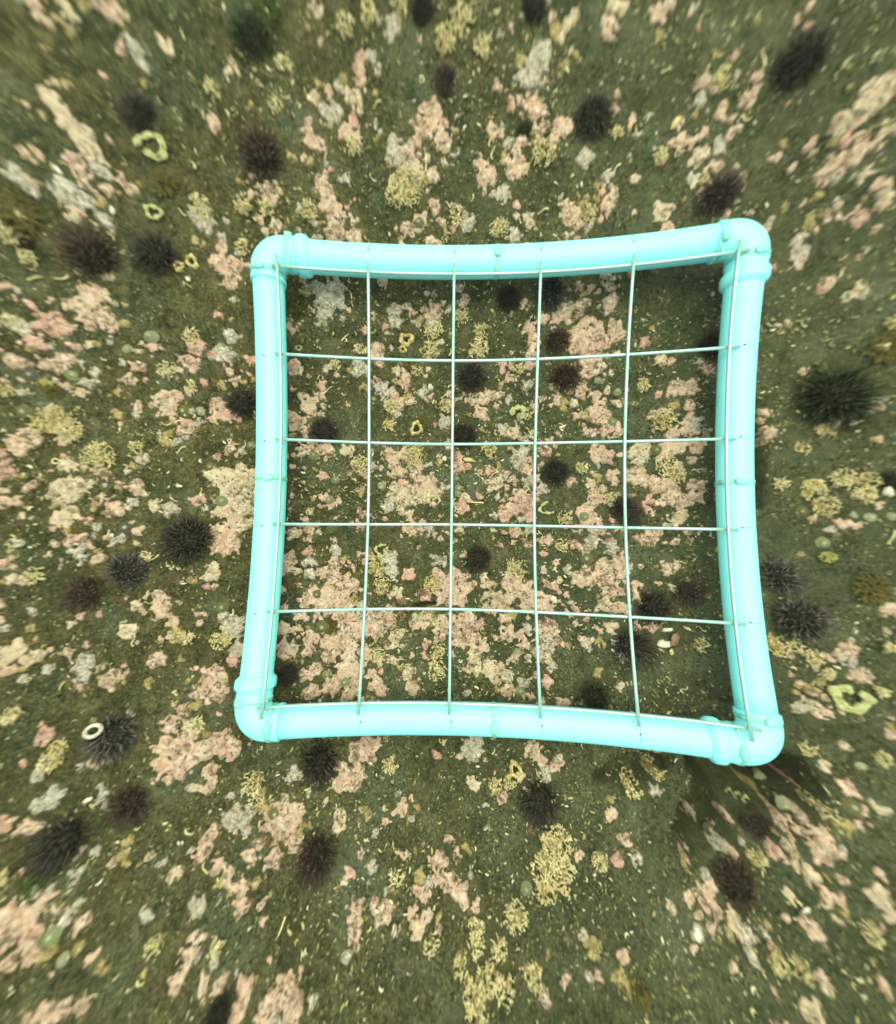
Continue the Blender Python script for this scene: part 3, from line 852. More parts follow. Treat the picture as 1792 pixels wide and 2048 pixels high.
while n_worm < 290:
    x, y = rng.uniform(-.56, .46), rng.uniform(-.56, .56)
    if fbm(x * 7, y * 7 + 30, 91, 2) < .36 + .25 * rng.random():
        continue
    zz = float(seabed_z(x, y)) + (.0035 if cover_at(x, y) else .0014)
    link('worm_tube', worm_meshes[n_worm % 16], seabed, (x, y, zz), (0, 0, rng.uniform(0, 6.28)), float(np.clip(rng.lognormal(-.35, .35), .35, 1.4)))
    n_worm += 1

# ------------------------------------------------------------------ label helpers
ORD = ['one', 'two', 'three', 'four', 'five']
XB, YB = [562, 738, 905, 1072, 1253, 1455], [535, 715, 884, 1050, 1225, 1410]
PENDING = []


def band(v, b):
    for i in range(1, 5):
        if v < b[i]:
            return i - 1
    return 4


def region(px, py):
    c, r = ORD[band(px, XB)], ORD[band(py, YB)]
    if 570 < px < 1440 and 555 < py < 1408:
        return f'in grid row {r} column {c}'
    ins_x, ins_y = 520 <= px <= 1500, 500 <= py <= 1440
    if ins_x and py < 1000:
        return f'above frame column {c}, ' + ('at the top edge' if py < 110 else 'well clear' if py < 300 else 'close to it')
    if ins_x:
        return f'below frame column {c}, ' + ('near the bottom edge' if py > 1820 else 'well clear' if py > 1640 else 'close to it')
    side = 'left' if px < 900 else 'right'
    dist = ('at the photo edge' if (px < 150 or px > 1690) else 'midway out' if (px < 330 or px > 1600) else 'close to it')
    if ins_y:
        return f'{side} of frame row {r}, {dist}'
    return f'off the {"upper" if py < 1000 else "lower"} {side} corner, ' + \
        (f'{"top" if py < 1000 else "bottom"} edge' if (py < 130 or py > 1900) else dist)


def later(o, what, cat, px, py, group, r=0):
    o['category'] = cat
    o['group'] = group
    PENDING.append((o, what, px, py, r))


def settle_labels():
    groups = {}
    for it in PENDING:
        groups.setdefault((it[1], region(it[2], it[3])), []).append(it)
    for (what, reg), its in groups.items():
        if len(its) == 1:
            its[0][0]['label'] = f'{what} {reg}'
            continue
        spread_x = max(i[2] for i in its) - min(i[2] for i in its)
        spread_y = max(i[3] for i in its) - min(i[3] for i in its)
        hor = spread_x >= spread_y
        its.sort(key=lambda i: i[2] if hor else i[3])
        n = len(its)
        if hor:
            words = {2: ['left', 'right'], 3: ['left', 'middle', 'right']}
            a, z = 'leftmost', 'rightmost'
        else:
            words = {2: ['upper', 'lower'], 3: ['upper', 'middle', 'lower']}
            a, z = 'topmost', 'bottommost'
        for i, it in enumerate(its):
            if n in words:
                q = words[n][i]
            else:
                q = a if i == 0 else z if i == n - 1 else ['', 'second', 'third', 'fourth', 'fifth', 'sixth', 'seventh', 'eighth', 'ninth', 'tenth'][min(i, 9)] + (' from left' if hor else ' from top')
            it[0]['label'] = f'{what} {reg}, {q}'


# ------------------------------------------------------------------ tube worm colonies
for i, (px, py, r) in enumerate(COLONIES):
    x, y, z = ground_at(px, py)
    R_ = r * px_scale(px, py)
    rr = random.Random(900 + i)
    a0 = rr.uniform(0, 6.28)
    bl = [(x, y, R_ * .72)] + [(x + R_ * .55 * math.cos(a0 + q), y + R_ * .55 * math.sin(a0 + q), R_ * rr.uniform(.28, .5)) for q in (0, 2.2, 4.1)]
    res = crust('t', bl, 9000 + i * 5, .0017, .0016)
    root = bpy.data.objects.new('tube_worm_colony', None)
    COL.objects.link(root)
    root.location = (x, y, z)
    root.empty_display_size = .01
    if res:
        link('base_crust', res[0], root, (res[1][0] - x, res[1][1] - y, res[1][2] - z))
    b = MB()
    n = int(np.clip(R_ * R_ * 3.14 / 6.5e-6, 30, 150))
    for q in range(n):
        d = R_ * math.sqrt(rr.random()) * 1.05
        a = rr.uniform(0, 6.28)
        ox, oy = d * math.cos(a), d * math.sin(a)
        gz = float(seabed_z(x + ox, y + oy)) - z + .0026 + rr.uniform(-.0006, .0012) + rr.random() * .0055 * max(0., 1 - (d / R_) ** 2)
        pts = worm_path(rr.uniform(.003, .0085), rr.uniform(.6, 2.4), 7000 + i * 70 + q, .0014)
        rd = rr.uniform(.00035, .00072)
        pts = pts[::2] if len(pts) > 6 else pts
        b.tube([(p[0] + ox, p[1] + oy, p[2] + gz) for p in pts], [rd * (.6 + .1 * k) for k in range(len(pts))], 5, [k / 6 for k in range(len(pts))])
    o = link('worm_tubes', b.mesh('worm_tubes', M['tube']), root)
    o['kind'] = 'stuff'
    later(root, 'cream worm tube tangle', 'tube worms', px, py, 'tube worm colonies on the rock')

# ------------------------------------------------------------------ sea urchins
def urchin_meshes(seed_, n=620, long_=1.):
    r = random.Random(seed_)
    la = r.uniform(0, 6.283)
    lean = Vector((math.cos(la), math.sin(la), 0)) * r.uniform(.0, .42)
    tang = r.uniform(.12, .34)
    b = MB()
    nu, nv = 20, 8
    vs_, fs_ = [], []
    for j in range(nv + 1):
        t = (j / nv) * (math.pi * .62)
        for i in range(nu):
            a = 2 * math.pi * i / nu
            vs_.append((.60 * math.sin(t) * math.cos(a), .60 * math.sin(t) * math.sin(a), .16 + .34 * math.cos(t)))
    for j in range(nv):
        for i in range(nu):
            i2 = (i + 1) % nu
            fs_.append((j * nu + i, (j + 1) * nu + i, (j + 1) * nu + i2, j * nu + i2))
    b.add(vs_, fs_)
    body = b.mesh('urchin_body', M['urchin_body'])
    s = MB()
    shade = []
    for k in range(n):
        u = (k + .5) / n
        ct = 1 - u * 1.12
        th = math.acos(max(-1, ct)) + r.gauss(0, .05)
        ph = k * 2.399963 + r.gauss(0, .12)
        nrm = Vector((math.sin(th) * math.cos(ph), math.sin(th) * math.sin(ph), math.cos(th) * .9))
        base = Vector((.585 * math.sin(th) * math.cos(ph), .585 * math.sin(th) * math.sin(ph), .16 + .325 * math.cos(th)))
        d = (nrm + lean + Vector((r.gauss(0, tang), r.gauss(0, tang), r.gauss(0, tang) + .05))).normalized()
        L = (.30 + .26 * r.random() ** 1.5) * (.75 + .35 * math.sin(th)) * long_
        if r.random() < .07:
            L *= 1.35
        tip = base + d * L + Vector((r.gauss(0, .02), r.gauss(0, .02), 0))
        e1 = d.cross(Vector((.3, .7, .2))).normalized()
        e2 = d.cross(e1)
        w_ = r.uniform(.016, .026)
        mid = base + d * L * .55 + e1 * r.gauss(0, .012)
        ring0 = [tuple(base + (e1 * math.cos(q) + e2 * math.sin(q)) * w_) for q in (0, 2.09, 4.19)]
        ring1 = [tuple(mid + (e1 * math.cos(q) + e2 * math.sin(q)) * w_ * .8) for q in (0, 2.09, 4.19)]
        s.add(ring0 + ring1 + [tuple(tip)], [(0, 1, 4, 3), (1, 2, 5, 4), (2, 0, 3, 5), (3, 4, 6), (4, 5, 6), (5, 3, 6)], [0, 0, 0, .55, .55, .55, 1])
        f = r.random()
        shade += [(1. if f > .86 else .55 if f > .6 else .18)] * 7
    out = {}
    for key in ('black', 'brown', 'green', 'purple', 'white'):
        if not out:
            me_ = s.mesh('urchin_spines', M['spine_' + key])
            at_ = me_.attributes.new('shade', 'FLOAT', 'POINT')
            at_.data.foreach_set('value', np.array(shade, np.float32))
        else:
            me_ = out['black'].copy()
            me_.materials[0] = M['spine_' + key]
        out[key] = me_
    return body, out


URCHIN_SETS = [urchin_meshes(i, 620 - 70 * (i % 4), .85 + .14 * (i % 4)) for i in range(11)]
URCHINS = [  # px, py, radius px, kind, label
    (893, 155, 34, 'purple', 'small purplish brown sea urchin above the frame over column two'),
    (500, 62, 62, 'green', 'large green filmed sea urchin at the top edge left of centre'),
    (845, 8, 36, 'black', 'black sea urchin cut by the top edge over column two'),
    (1068, 2, 36, 'black', 'black sea urchin cut by the top edge over column four'),
    (1612, 108, 58, 'black', 'big black sea urchin alone near the top right corner'),
    (272, 218, 46, 'black', 'dark sea urchin just above the torn pale green coil'),
    (518, 296, 58, 'brown', 'large brown black sea urchin above the frame\'s upper left corner'),
    (1188, 226, 44, 'black', 'dense black sea urchin above the frame over column four'),
    (1442, 385, 46, 'purple', 'pale purple brown sea urchin just above the frame\'s upper right elbow'),
    (168, 497, 62, 'brown', 'large brown sea urchin with long pale spines nearest the upper left edge'),
    (303, 503, 46, 'black', 'black sea urchin left of the frame\'s upper left elbow beside shells'),
    (480, 806, 33, 'black', 'small black sea urchin touching the left pipe beside row two'),
    (370, 1080, 54, 'black', 'large round black sea urchin with pale spines left of row four'),
    (252, 1141, 42, 'white', 'white spined dark sea urchin left of row four'),
    (161, 1187, 46, 'brown', 'brown sea urchin lowest of three left of row four'),
    (218, 1478, 54, 'white', 'straggly sea urchin carrying a white ring shell at lower left'),
    (252, 1612, 52, 'brown', 'dark brown sea urchin below the ring carrying urchin at lower left'),
    (112, 1690, 60, 'black', 'black sea urchin nearest the left edge at lower left'),
    (637, 1528, 44, 'black', 'black sea urchin just below the bottom pipe under column one'),
    (630, 1718, 50, 'brown', 'brown sea urchin well below the bottom pipe under column one'),
    (1081, 1608, 44, 'black', 'dense black sea urchin below the bottom pipe under column four'),
    (1682, 786, 74, 'green', 'largest green overgrown sea urchin right of the frame beside row two'),
    (1568, 1152, 50, 'white', 'dark sea urchin with pale spines right of row four'),
    (1610, 1240, 56, 'white', 'spiny dark sea urchin below its neighbour right of row five'),
    (1525, 1662, 46, 'purple', 'purple sea urchin in the dark hollow at lower right'),
    (1478, 1774, 54, 'brown', 'lowest sea urchin of the dark hollow at lower right'),
    (1433, 688, 36, 'black', 'black sea urchin half hidden under the right pipe at row one'),
    (1018, 595, 30, 'black', 'black sea urchin under the grid in row one column three'),
    (1102, 580, 36, 'white', 'black sea urchin half under the top pipe at the wire of column four'),
    (1113, 679, 29, 'brown', 'dark sea urchin on pink crust in row one column four'),
    (943, 753, 31, 'black', 'black sea urchin in row two column three against the upper wire'),
    (1132, 754, 32, 'brown', 'olive brown sea urchin in row two column four'),
    (648, 862, 29, 'black', 'black sea urchin in row two column one crossed by a wire'),
    (928, 870, 33, 'black', 'black sea urchin in row two column three crossed by the lower wire'),
    (1113, 944, 30, 'black', 'black sea urchin in row three column four'),
    (1256, 1020, 36, 'purple', 'sea urchin crossed by the upright wire at row three column five'),
    (958, 1118, 29, 'black', 'black sea urchin alone in row four column three'),
    (573, 1352, 30, 'black', 'black sea urchin tucked beside the left pipe in row five'),
    (1381, 1184, 36, 'purple', 'rightmost sea urchin under the grid, row four column five'),
    (1309, 1214, 35, 'black', 'sea urchin crossed by a wire at foot of row four column five'),
    (1268, 1297, 46, 'black', 'largest sea urchin under the grid, row five at the last upright wire'),
    (1190, 1396, 38, 'green', 'pale spined sea urchin beside the bottom pipe in row five column four'),
    (1788, 965, 30, 'black', 'dark sea urchin cut by the right edge beside row three'),
    (432, 2040, 40, 'black', 'dark sea urchin cut by the bottom edge at lower left'),
    (40, 480, 26, 'brown', 'brown urchin shape put in for a dark hole at the left edge among worm tubes'),  # added urchin, its dark body gives the shade of a hole
    (1050, 256, 24, 'green', 'faint small sea urchin on pink crust above column four'),
]
for i, (px, py, r, kind, label) in enumerate(URCHINS):
    x, y, z = ground_at(px, py)
    R_ = r * px_scale(px, py, z) * 1.02
    # the body is seen from above, so shift for its height
    h = R_ * .3
    d = pixel_ray(px, py)
    for _ in range(8):
        p = CAM_C + d * ((z + h) - CAM_C[2]) / d[2]
        x, y = p[0], p[1]
        z = .6 * z + .4 * float(seabed_z(x, y))
    body, spines = URCHIN_SETS[i * 4 % 11]
    root = bpy.data.objects.new('sea_urchin', None)
    COL.objects.link(root)
    root.empty_display_size = .01
    root.location = (x, y, z - .08 * R_)
    root.rotation_euler = (random.gauss(0, .1), random.gauss(0, .1), random.uniform(0, 6.28))
    root.scale = (R_ * random.uniform(.88, 1.1), R_ * random.uniform(.88, 1.1), R_ * random.uniform(.75, 1.05))
    link('body', body, root)
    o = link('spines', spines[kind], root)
    o['kind'] = 'stuff'
    tag(root, label, 'sea urchin', 'sea urchins on the rock')

# ------------------------------------------------------------------ limpets
def limpet_mesh(seed_, ribs=0., apex=.12, hgt=.55):
    r = random.Random(seed_)
    nr, na = 9, 40
    vs_, fs_ = [(apex, 0, hgt)], []
    ph = [r.uniform(0, 6.28) for _ in range(4)]
    for j in range(1, nr + 1):
        q = j / nr
        for i in range(na):
            a = 2 * math.pi * i / na
            rim = 1 + .05 * math.sin(2 * a + ph[0]) + .03 * math.sin(5 * a + ph[1]) + .025 * q * math.sin(13 * a + ph[2])
            rad = q * rim
            z_ = hgt * (1 - q ** 1.45) + ribs * q * math.sin(a * 12 + ph[3]) + .012 * math.sin(q * 26)
            vs_.append((apex * (1 - q) + rad * math.cos(a), rad * .9 * math.sin(a), z_))
    for i in range(na):
        fs_.append((0, 1 + i, 1 + (i + 1) % na))
    for j in range(nr - 1):
        for i in range(na):
            i2 = (i + 1) % na
            fs_.append((1 + j * na + i, 1 + (j + 1) * na + i, 1 + (j + 1) * na + i2, 1 + j * na + i2))
    b = MB()
    b.add(vs_, fs_)
    return b


LK = {'g': ('limpet_green', 'greenish ringed limpet shell'), 'o': ('limpet_olive', 'olive brown limpet shell'),
      'p': ('limpet_pale', 'pale yellowish limpet shell'), 'k': ('limpet_grey', 'dark grey limpet shell'),  # one dark grey shell left of the frame is added for a hole's shade
      's': ('limpet_green', 'star ribbed green limpet shell'), 'w': ('limpet_pale', 'pale snail like limpet shell')}
LM = {}
for k in LK:
    for v in range(3):
        LM[k, v] = limpet_mesh(ord(k) + v, .05 if k == 's' else .008, random.uniform(.05, .2), .5 if k != 'w' else .8).mesh('limpet', M[LK[k][0]])
for i, (k, (px, py, r)) in enumerate(LIMPETS):
    x, y, z = ground_at(px, py)
    R_ = r * px_scale(px, py)
    o = link('limpet', LM[k, i % 3], None, (x, y, z + (.0022 if cover_at(x, y) else .0005)), (random.gauss(0, .08), random.gauss(0, .08), random.uniform(0, 6.28)), R_)
    later(o, LK[k][1], 'limpet', px, py, 'limpets on the rock', r)

# ------------------------------------------------------------------ single finds
def place(px, py, dz=0.):
    x, y, z = ground_at(px, py)
    return x, y, z + dz


def barnacle(px, py, r, label, mat='shell', seed_=0):
    x, y, z = place(px, py)
    R_ = r * px_scale(px, py)
    rr = random.Random(seed_)
    na = 30
    prof = [(1.05, -.12), (.95, .35), (.80, .75), (.66, .85), (.55, .60), (.50, .1), (.46, -.1)]
    vs_, fs_ = [], []
    ph = [rr.uniform(0, 6.28) for _ in range(3)]
    for a_ in range(na):
        a = 2 * math.pi * a_ / na
        jag = 1 + .13 * math.sin(3 * a + ph[0]) + .09 * math.sin(7 * a + ph[1])
        hj = .7 + .35 * math.sin(4 * a + ph[2]) + rr.uniform(-.15, .15)
        for (q, h) in prof:
            vs_.append((q * jag * R_ * math.cos(a), q * jag * R_ * .82 * math.sin(a), h * (hj if h > .2 else 1) * R_ * .8))
    m = len(prof)
    for a_ in range(na):
        b2 = (a_ + 1) % na
        for j in range(m - 1):
            fs_.append((a_ * m + j, b2 * m + j, b2 * m + j + 1, a_ * m + j + 1))
    b = MB()
    b.add(vs_, fs_)
    root = bpy.data.objects.new('barnacle', None)
    COL.objects.link(root)
    root.empty_display_size = .01
    root.location = (x, y, z + .001)
    root.rotation_euler = (rr.gauss(0, .15), rr.gauss(0, .15), rr.uniform(0, 6.28))
    link('wall', b.mesh('wall', M[mat]), root)
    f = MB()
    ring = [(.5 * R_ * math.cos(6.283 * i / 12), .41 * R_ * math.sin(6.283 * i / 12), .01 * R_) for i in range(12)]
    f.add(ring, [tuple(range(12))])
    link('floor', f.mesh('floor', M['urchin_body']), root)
    tag(root, label, 'barnacle')


barnacle(813, 680, 15, 'jagged ochre empty barnacle in row one column two', 'shell', 1)
barnacle(833, 858, 15, 'golden brown empty barnacle in row two column two', 'shell', 2)
barnacle(806, 700, 8, 'small broken ochre barnacle below the jagged one in row one column two', 'shell', 3)
barnacle(1030, 1537, 16, 'ring shaped barnacle below the bottom pipe under column three', 'shell', 4)
barnacle(1455, 1582, 10, 'upper barnacle ring of the chain in the dark hollow lower right', 'coil', 5)
barnacle(1472, 1590, 10, 'middle barnacle ring of the chain in the dark hollow lower right', 'coil', 6)
barnacle(1490, 1598, 10, 'lower barnacle ring of the chain in the dark hollow lower right', 'coil', 7)
barnacle(1622, 970, 18, 'pale open barnacle ring right of the frame beside row three', 'shell', 8)
barnacle(1735, 985, 16, 'chalky barnacle nearest the right edge beside row three', 'shell', 9)
barnacle(598, 697, 7, 'tiny pale barnacle ring in row one column one', 'coil', 10)
barnacle(385, 525, 14, 'yellow shell left of the upper left elbow, upper of pair', 'shell', 11)
barnacle(360, 535, 12, 'yellow shell left of the upper left elbow beside the black urchin', 'shell', 12)
barnacle(160, 545, 0.1 + 9, 'small cream barnacle among spines near the left edge', 'shell', 13)


def coil(px, py, r, open_, label, seed_, squash=.85, tubes=1, mat='coil', rad=.13, nm='egg_coil', cat='egg coil'):
    x, y, z = place(px, py)
    R_ = r * px_scale(px, py)
    rr = random.Random(seed_)
    b = MB()
    n = 34
    a0 = rr.uniform(0, 6.28)
    ph = rr.uniform(0, 6.28)
    for t in range(tubes):
        pts, rads = [], []
        for i in range(n):
            a = a0 + (6.283 * (1 - open_)) * i / (n - 1)
            q = R_ * (1 + .12 * math.sin(3 * a + ph) + .05 * math.sin(8 * a)) * (1 - .25 * t)
            px_, py_ = q * math.cos(a), q * squash * math.sin(a)
            pts.append((px_, py_, float(seabed_z(x + px_, y + py_)) - z + .003 + .001 * t))
            rads.append(R_ * rad * (1 + .35 * math.sin(5 * a + ph) + .2 * math.sin(13 * a)))
        b.tube(pts, rads, 8)
    o = link(nm, b.mesh(nm, M[mat]), None, (x, y, z))
    tag(o, label, cat)


coil(764, 1100, 11, .04, 'closed pale green egg ring in row four column two', 1, .95, 1, 'coil', .26)
coil(864, 1004, 15, .42, 'open pale green egg coil in row three column two', 2)
coil(1094, 1017, 14, .35, 'pale green egg coil in row three column four', 3, .8, 1, 'coil', .2)
coil(1695, 1395, 34, .10, 'large green spongy ring at right of the lower right elbow', 4, .8, 2, 'coil', .20)
coil(310, 300, 30, .08, 'torn pale green coil at upper left below a dark urchin', 5, .8, 2, 'coil', .11)
coil(1036, 826, 13, .2, 'cream curled tube coil in row two column three', 6, .9, 2, 'coil', .30, 'tube_coil', 'tube coil')
coil(312, 430, 15, 0., 'oval pale green ring shell at upper left of the frame', 7, .8, 1, 'coil', .26, 'ring_shell', 'shell')
coil(1127, 858, 8, .5, 'white hooked tube in row two column four', 8, .6, 1, 'shell_white', .22, 'hooked_tube', 'tube')

# white ring resting on an urchin
b = MB()
n = 30
b.tube([(math.cos(6.283 * i / n), .78 * math.sin(6.283 * i / n), 0) for i in range(n + 1)], .26, 10, 0., False)
x, y, z = place(186, 1462)
x, y = plane_at(186, 1462, z + .016)[:2]
tag(link('ring_shell', b.mesh('ring_shell', M['shell_white']), None, (x, y, z + .016), (.35, -.2, .7), 16 * px_scale(186, 1462)),
    'white ring shell resting on the straggly urchin at lower left', 'shell')


def fragment(px, py, r, label, seed_, mat='shell_white', asp=.55, nm='shell_fragment', lift=.003):
    """a cupped, broken piece of shell"""
    x, y, z = place(px, py, lift)
    R_ = r * px_scale(px, py)
    rr = random.Random(seed_)
    na, nr = 18, 4
    edge = [1 + rr.uniform(-.22, .18) for _ in range(na)]
    top, fs_ = [], []
    for lay in (0, 1):
        top.append((0, 0, .28 - .07 * lay))
        for j in range(1, nr + 1):
            q = j / nr
            for i in range(na):
                a = 6.283 * i / na
                e = 1 + (edge[i] - 1) * q
                top.append((q * e * math.cos(a), q * e * asp * math.sin(a), .28 * (1 - q * q) - .07 * lay + .02 * math.sin(q * 14)))
    m = 1 + nr * na
    for lay in (0, 1):
        o = lay * m
        for i in range(na):
            i2 = (i + 1) % na
            f = (o, o + 1 + i, o + 1 + i2)
            fs_.append(f if not lay else f[::-1])
            for j in range(nr - 1):
                f = (o + 1 + j * na + i, o + 1 + (j + 1) * na + i, o + 1 + (j + 1) * na + i2, o + 1 + j * na + i2)
                fs_.append(f if not lay else f[::-1])
    for i in range(na):
        i2 = (i + 1) % na
        k0 = 1 + (nr - 1) * na
        fs_.append((k0 + i, m + k0 + i, m + k0 + i2, k0 + i2))
    b = MB()
    b.add(top, fs_)
    tag(link(nm, b.mesh(nm, M[mat]), None, (x, y, z), (rr.gauss(0, .3), rr.gauss(0, .3), rr.uniform(0, 6.28)), R_), label, 'shell')


for a in [(1332, 1259, 12, 'white elongated shell flake in row five column five', 1, 'shell_white', .4),
          (1325, 1287, 14, 'broken white shell beside the brown oyster in row five column five', 2, 'shell_white', .6),
          (1349, 1279, 16, 'brown oyster shell in row five column five', 3, 'orange', .75),
          (1341, 1303, 7, 'small cream chip below the brown oyster in row five column five', 4, 'shell', .7),
          (861, 777, 7, 'white oval shell in row two column two', 5, 'shell_white', .8),
          (889, 918, 5, 'tiny square white chip in row three column two', 6, 'shell_white', .9),
          (936, 920, 12, 'cream torn shell beside a rose crust in row three column three', 7, 'shell', .4),
          (1105, 1198, 10, 'white ragged shell at foot of row four column four', 8, 'shell_white', .8),
          (1607, 1815, 14, 'bright white shell chip at lower right below the hollow', 9, 'shell_white', .6),
          (1393, 1865, 14, 'pale oval shell below the hollow at lower right', 10, 'shell_white', .7),
          (1348, 252, 11, 'yellow oval shell above the frame over column five', 11, 'shell', .7),
          (380, 562, 6, 'white chip below the yellow shells left of the frame', 12, 'shell_white', .8),
          (1770, 985, 16, 'jagged white shell plate at the right edge beside row three', 13, 'shell_white', .6),
          (180, 1597, 9, 'small white chip beside the dark brown urchin at lower left', 14, 'shell_white', .6),
          (1372, 1250 + 6, 8, 'grey shell sliver right of the white flake in row five', 15, 'shell', .4),
          (228, 1071, 7, 'tiny white shell left of row four above the white spined urchin', 16, 'shell_white', .7),
          (120, 345, 10, 'small bright shell chip at upper left edge', 17, 'shell_white', .6),
          (228, 425, 9, 'little white shell left of the oval ring shell', 18, 'shell_white', .6)]:
    fragment(*a)


def tuft(px, py, r, label, seed_, mat='algae', n=170, nm='algae_tuft', height=.5):
    x, y, z = place(px, py)
    R_ = r * px_scale(px, py)
    rr = random.Random(seed_)
    b = MB()
    for _ in range(n):
        d = R_ * .75 * math.sqrt(rr.random())
        a = rr.uniform(0, 6.28)
        ox, oy = d * math.cos(a), d * math.sin(a)
        oz = float(seabed_z(x + ox, y + oy)) - z
        a2 = a + rr.gauss(0, .8)
        L = R_ * rr.uniform(.3, .6)
        hh = R_ * height * rr.uniform(.3, 1)
        w_ = R_ * rr.uniform(.04, .09)
        sx, sy = -math.sin(a2) * w_, math.cos(a2) * w_
        p0, p1, p2 = (ox, oy, oz), (ox + math.cos(a2) * L * .5, oy + math.sin(a2) * L * .5, oz + hh), (ox + math.cos(a2) * L, oy + math.sin(a2) * L, oz + hh * .7)
        b.add([(p0[0] - sx, p0[1] - sy, p0[2]), (p0[0] + sx, p0[1] + sy, p0[2]), (p1[0] + sx, p1[1] + sy, p1[2]), (p1[0] - sx, p1[1] - sy, p1[2]), p2],
              [(0, 1, 2, 3), (3, 2, 4)])
    tag(link(nm, b.mesh(nm, M[mat]), None, (x, y, z)), label, 'algae')


for a in [(1156, 632, 14, 'olive weed tuft on pink crust in row one column four', 1),
          (818, 728, 12, 'brown weed tuft just below the wire in row two column two', 2),
          (1162, 752, 9, 'yellow green weed clinging to the urchin in row two column four', 3, 'algae_green', 90),
          (330, 372, 26, 'brown weed mound at upper left below the torn coil', 4),
          (45, 432, 40, 'brown weed patch at the left edge above the brown urchin', 5),
          (845, 845, 14, 'brown weed around the golden barnacle in row two column two', 6),
          (110, 785, 20, 'olive weed at the left edge beside row two', 7),
          (535, 25, 30, 'green weed beside the large urchin at the top edge', 8, 'algae_green'),
          (75, 1765, 24, 'yellow green weed below the leftmost urchin at lower left', 9, 'algae_green'),
          (1640, 815, 34, 'dark green weed on the overgrown urchin right of row two', 10, 'algae_green', 220),
          (660, 1252, 12, 'olive weed patch in row five column one', 11),
          (1065, 1060, 0.1 + 9, 'small olive weed tuft in row four column three', 12),
          (1280, 1985, 26, 'ochre weed patch near the bottom edge under column five', 13),
          (1770, 700, 40, 'brown weed at the right edge beside row one', 14),
          (1735, 1180, 36, 'olive weed at the right edge beside row four', 15)]:
    tuft(*a)


def beads(px, py, r, label, seed_, mat='orange', n=60, dz=.0):
    """a heap of small round zooids"""
    x, y, z = place(px, py, dz)
    R_ = r * px_scale(px, py)
    rr = random.Random(seed_)
    b = MB()
    for _ in range(n):
        d = R_ * math.sqrt(rr.random())
        a = rr.uniform(0, 6.28)
        s = R_ * rr.uniform(.08, .17)
        c = (d * math.cos(a), d * .7 * math.sin(a), R_ * .35 * (1 - (d / R_) ** 2) + rr.uniform(0, .1) * R_)
        vs_, fs_ = [(c[0], c[1], c[2] + s)], []
        for j, t in enumerate((.9, 1.9)):
            for i in range(6):
                q = 6.283 * i / 6 + j * .5
                vs_.append((c[0] + s * math.sin(t) * math.cos(q), c[1] + s * math.sin(t) * math.sin(q), c[2] + s * math.cos(t)))
        for i in range(6):
            i2 = (i + 1) % 6
            fs_ += [(0, 1 + i, 1 + i2), (1 + i, 7 + i, 7 + i2, 1 + i2)]
        b.add(vs_, fs_)
    tag(link('bead_cluster', b.mesh('bead_cluster', M[mat]), None, (x, y, z)), label, 'sea squirts')


beads(806, 1200, 13, 'orange brown bead cluster left of the crevice in row four column two', 1)
beads(846, 1187, 14, 'reddish brown bead cluster above the crevice in row four column two', 2)
beads(801, 1230, 12, 'orange bead cluster below the wire in row five column two', 3)
beads(838, 1233, 12, 'pale yellow bead cluster below the crevice in row five column two', 4, 'coil', 40)
beads(531, 1678, 14, 'orange brown bead cluster below the lower left elbow', 5)
beads(1063, 1655, 13, 'orange bead cluster below the dense black urchin under column three', 6)
beads(1268, 1008 - 200, 8, 'small buff bead cluster in row two column five', 7, 'shell', 30)
beads(1655, 1114, 18, 'yellow green sponge right of row four beside limpets', 8, 'sponge', 80)
beads(92, 768, 16, 'yellow sponge at the left edge beside row two', 9, 'sponge', 70)

# ------------------------------------------------------------------ turf, one mass of tiny fronds and grit
nt = 210000
tx, ty = rng.uniform(-.62, .52, nt), rng.uniform(-.62, .64, nt)
keep = ~cover_at(tx, ty)
keep &= fbm(tx * 60, ty * 60, 51, 2) > rng.uniform(.25, .62, nt)
tx, ty = tx[keep], ty[keep]
nt = len(tx)
tz = seabed_z(tx, ty) + .0006
an = rng.uniform(0, 6.283, nt)
ln = rng.uniform(.0016, .0046, nt)
wd = rng.uniform(.0004, .0010, nt)
up = rng.uniform(.0002, .0026, nt)
dxn, dyn = np.cos(an), np.sin(an)
V = np.empty((nt, 3, 3), np.float32)
V[:, 0] = np.stack([tx - dyn * wd, ty + dxn * wd, tz], -1)
V[:, 1] = np.stack([tx + dyn * wd, ty - dxn * wd, tz], -1)
V[:, 2] = np.stack([tx + dxn * ln, ty + dyn * ln, tz + up], -1)
me = bpy.data.meshes.new('algal_turf')
me.vertices.add(nt * 3)
me.vertices.foreach_set('co', V.ravel())
me.loops.add(nt * 3)
me.loops.foreach_set('vertex_index', np.arange(nt * 3, dtype=np.int32))
me.polygons.add(nt)
me.polygons.foreach_set('loop_start', np.arange(0, nt * 3, 3, dtype=np.int32))
me.polygons.foreach_set('loop_total', np.full(nt, 3, np.int32))
me.update(calc_edges=True)
at = me.attributes.new('t', 'FLOAT', 'POINT')
tone = np.clip(rng.beta(1.1, 1.9, nt) + .35 * (fbm(tx * 30, ty * 30, 61, 2) - .5), 0, 1)
tone[rng.random(nt) < .02] = 1
at.data.foreach_set('value', np.repeat(tone, 3).astype(np.float32))
me.materials.append(M['turf'])
turf = link('algal_turf', me)
turf['kind'] = 'stuff'
turf['label'] = 'short olive algal turf and grit between the crusts'
turf['category'] = 'turf'

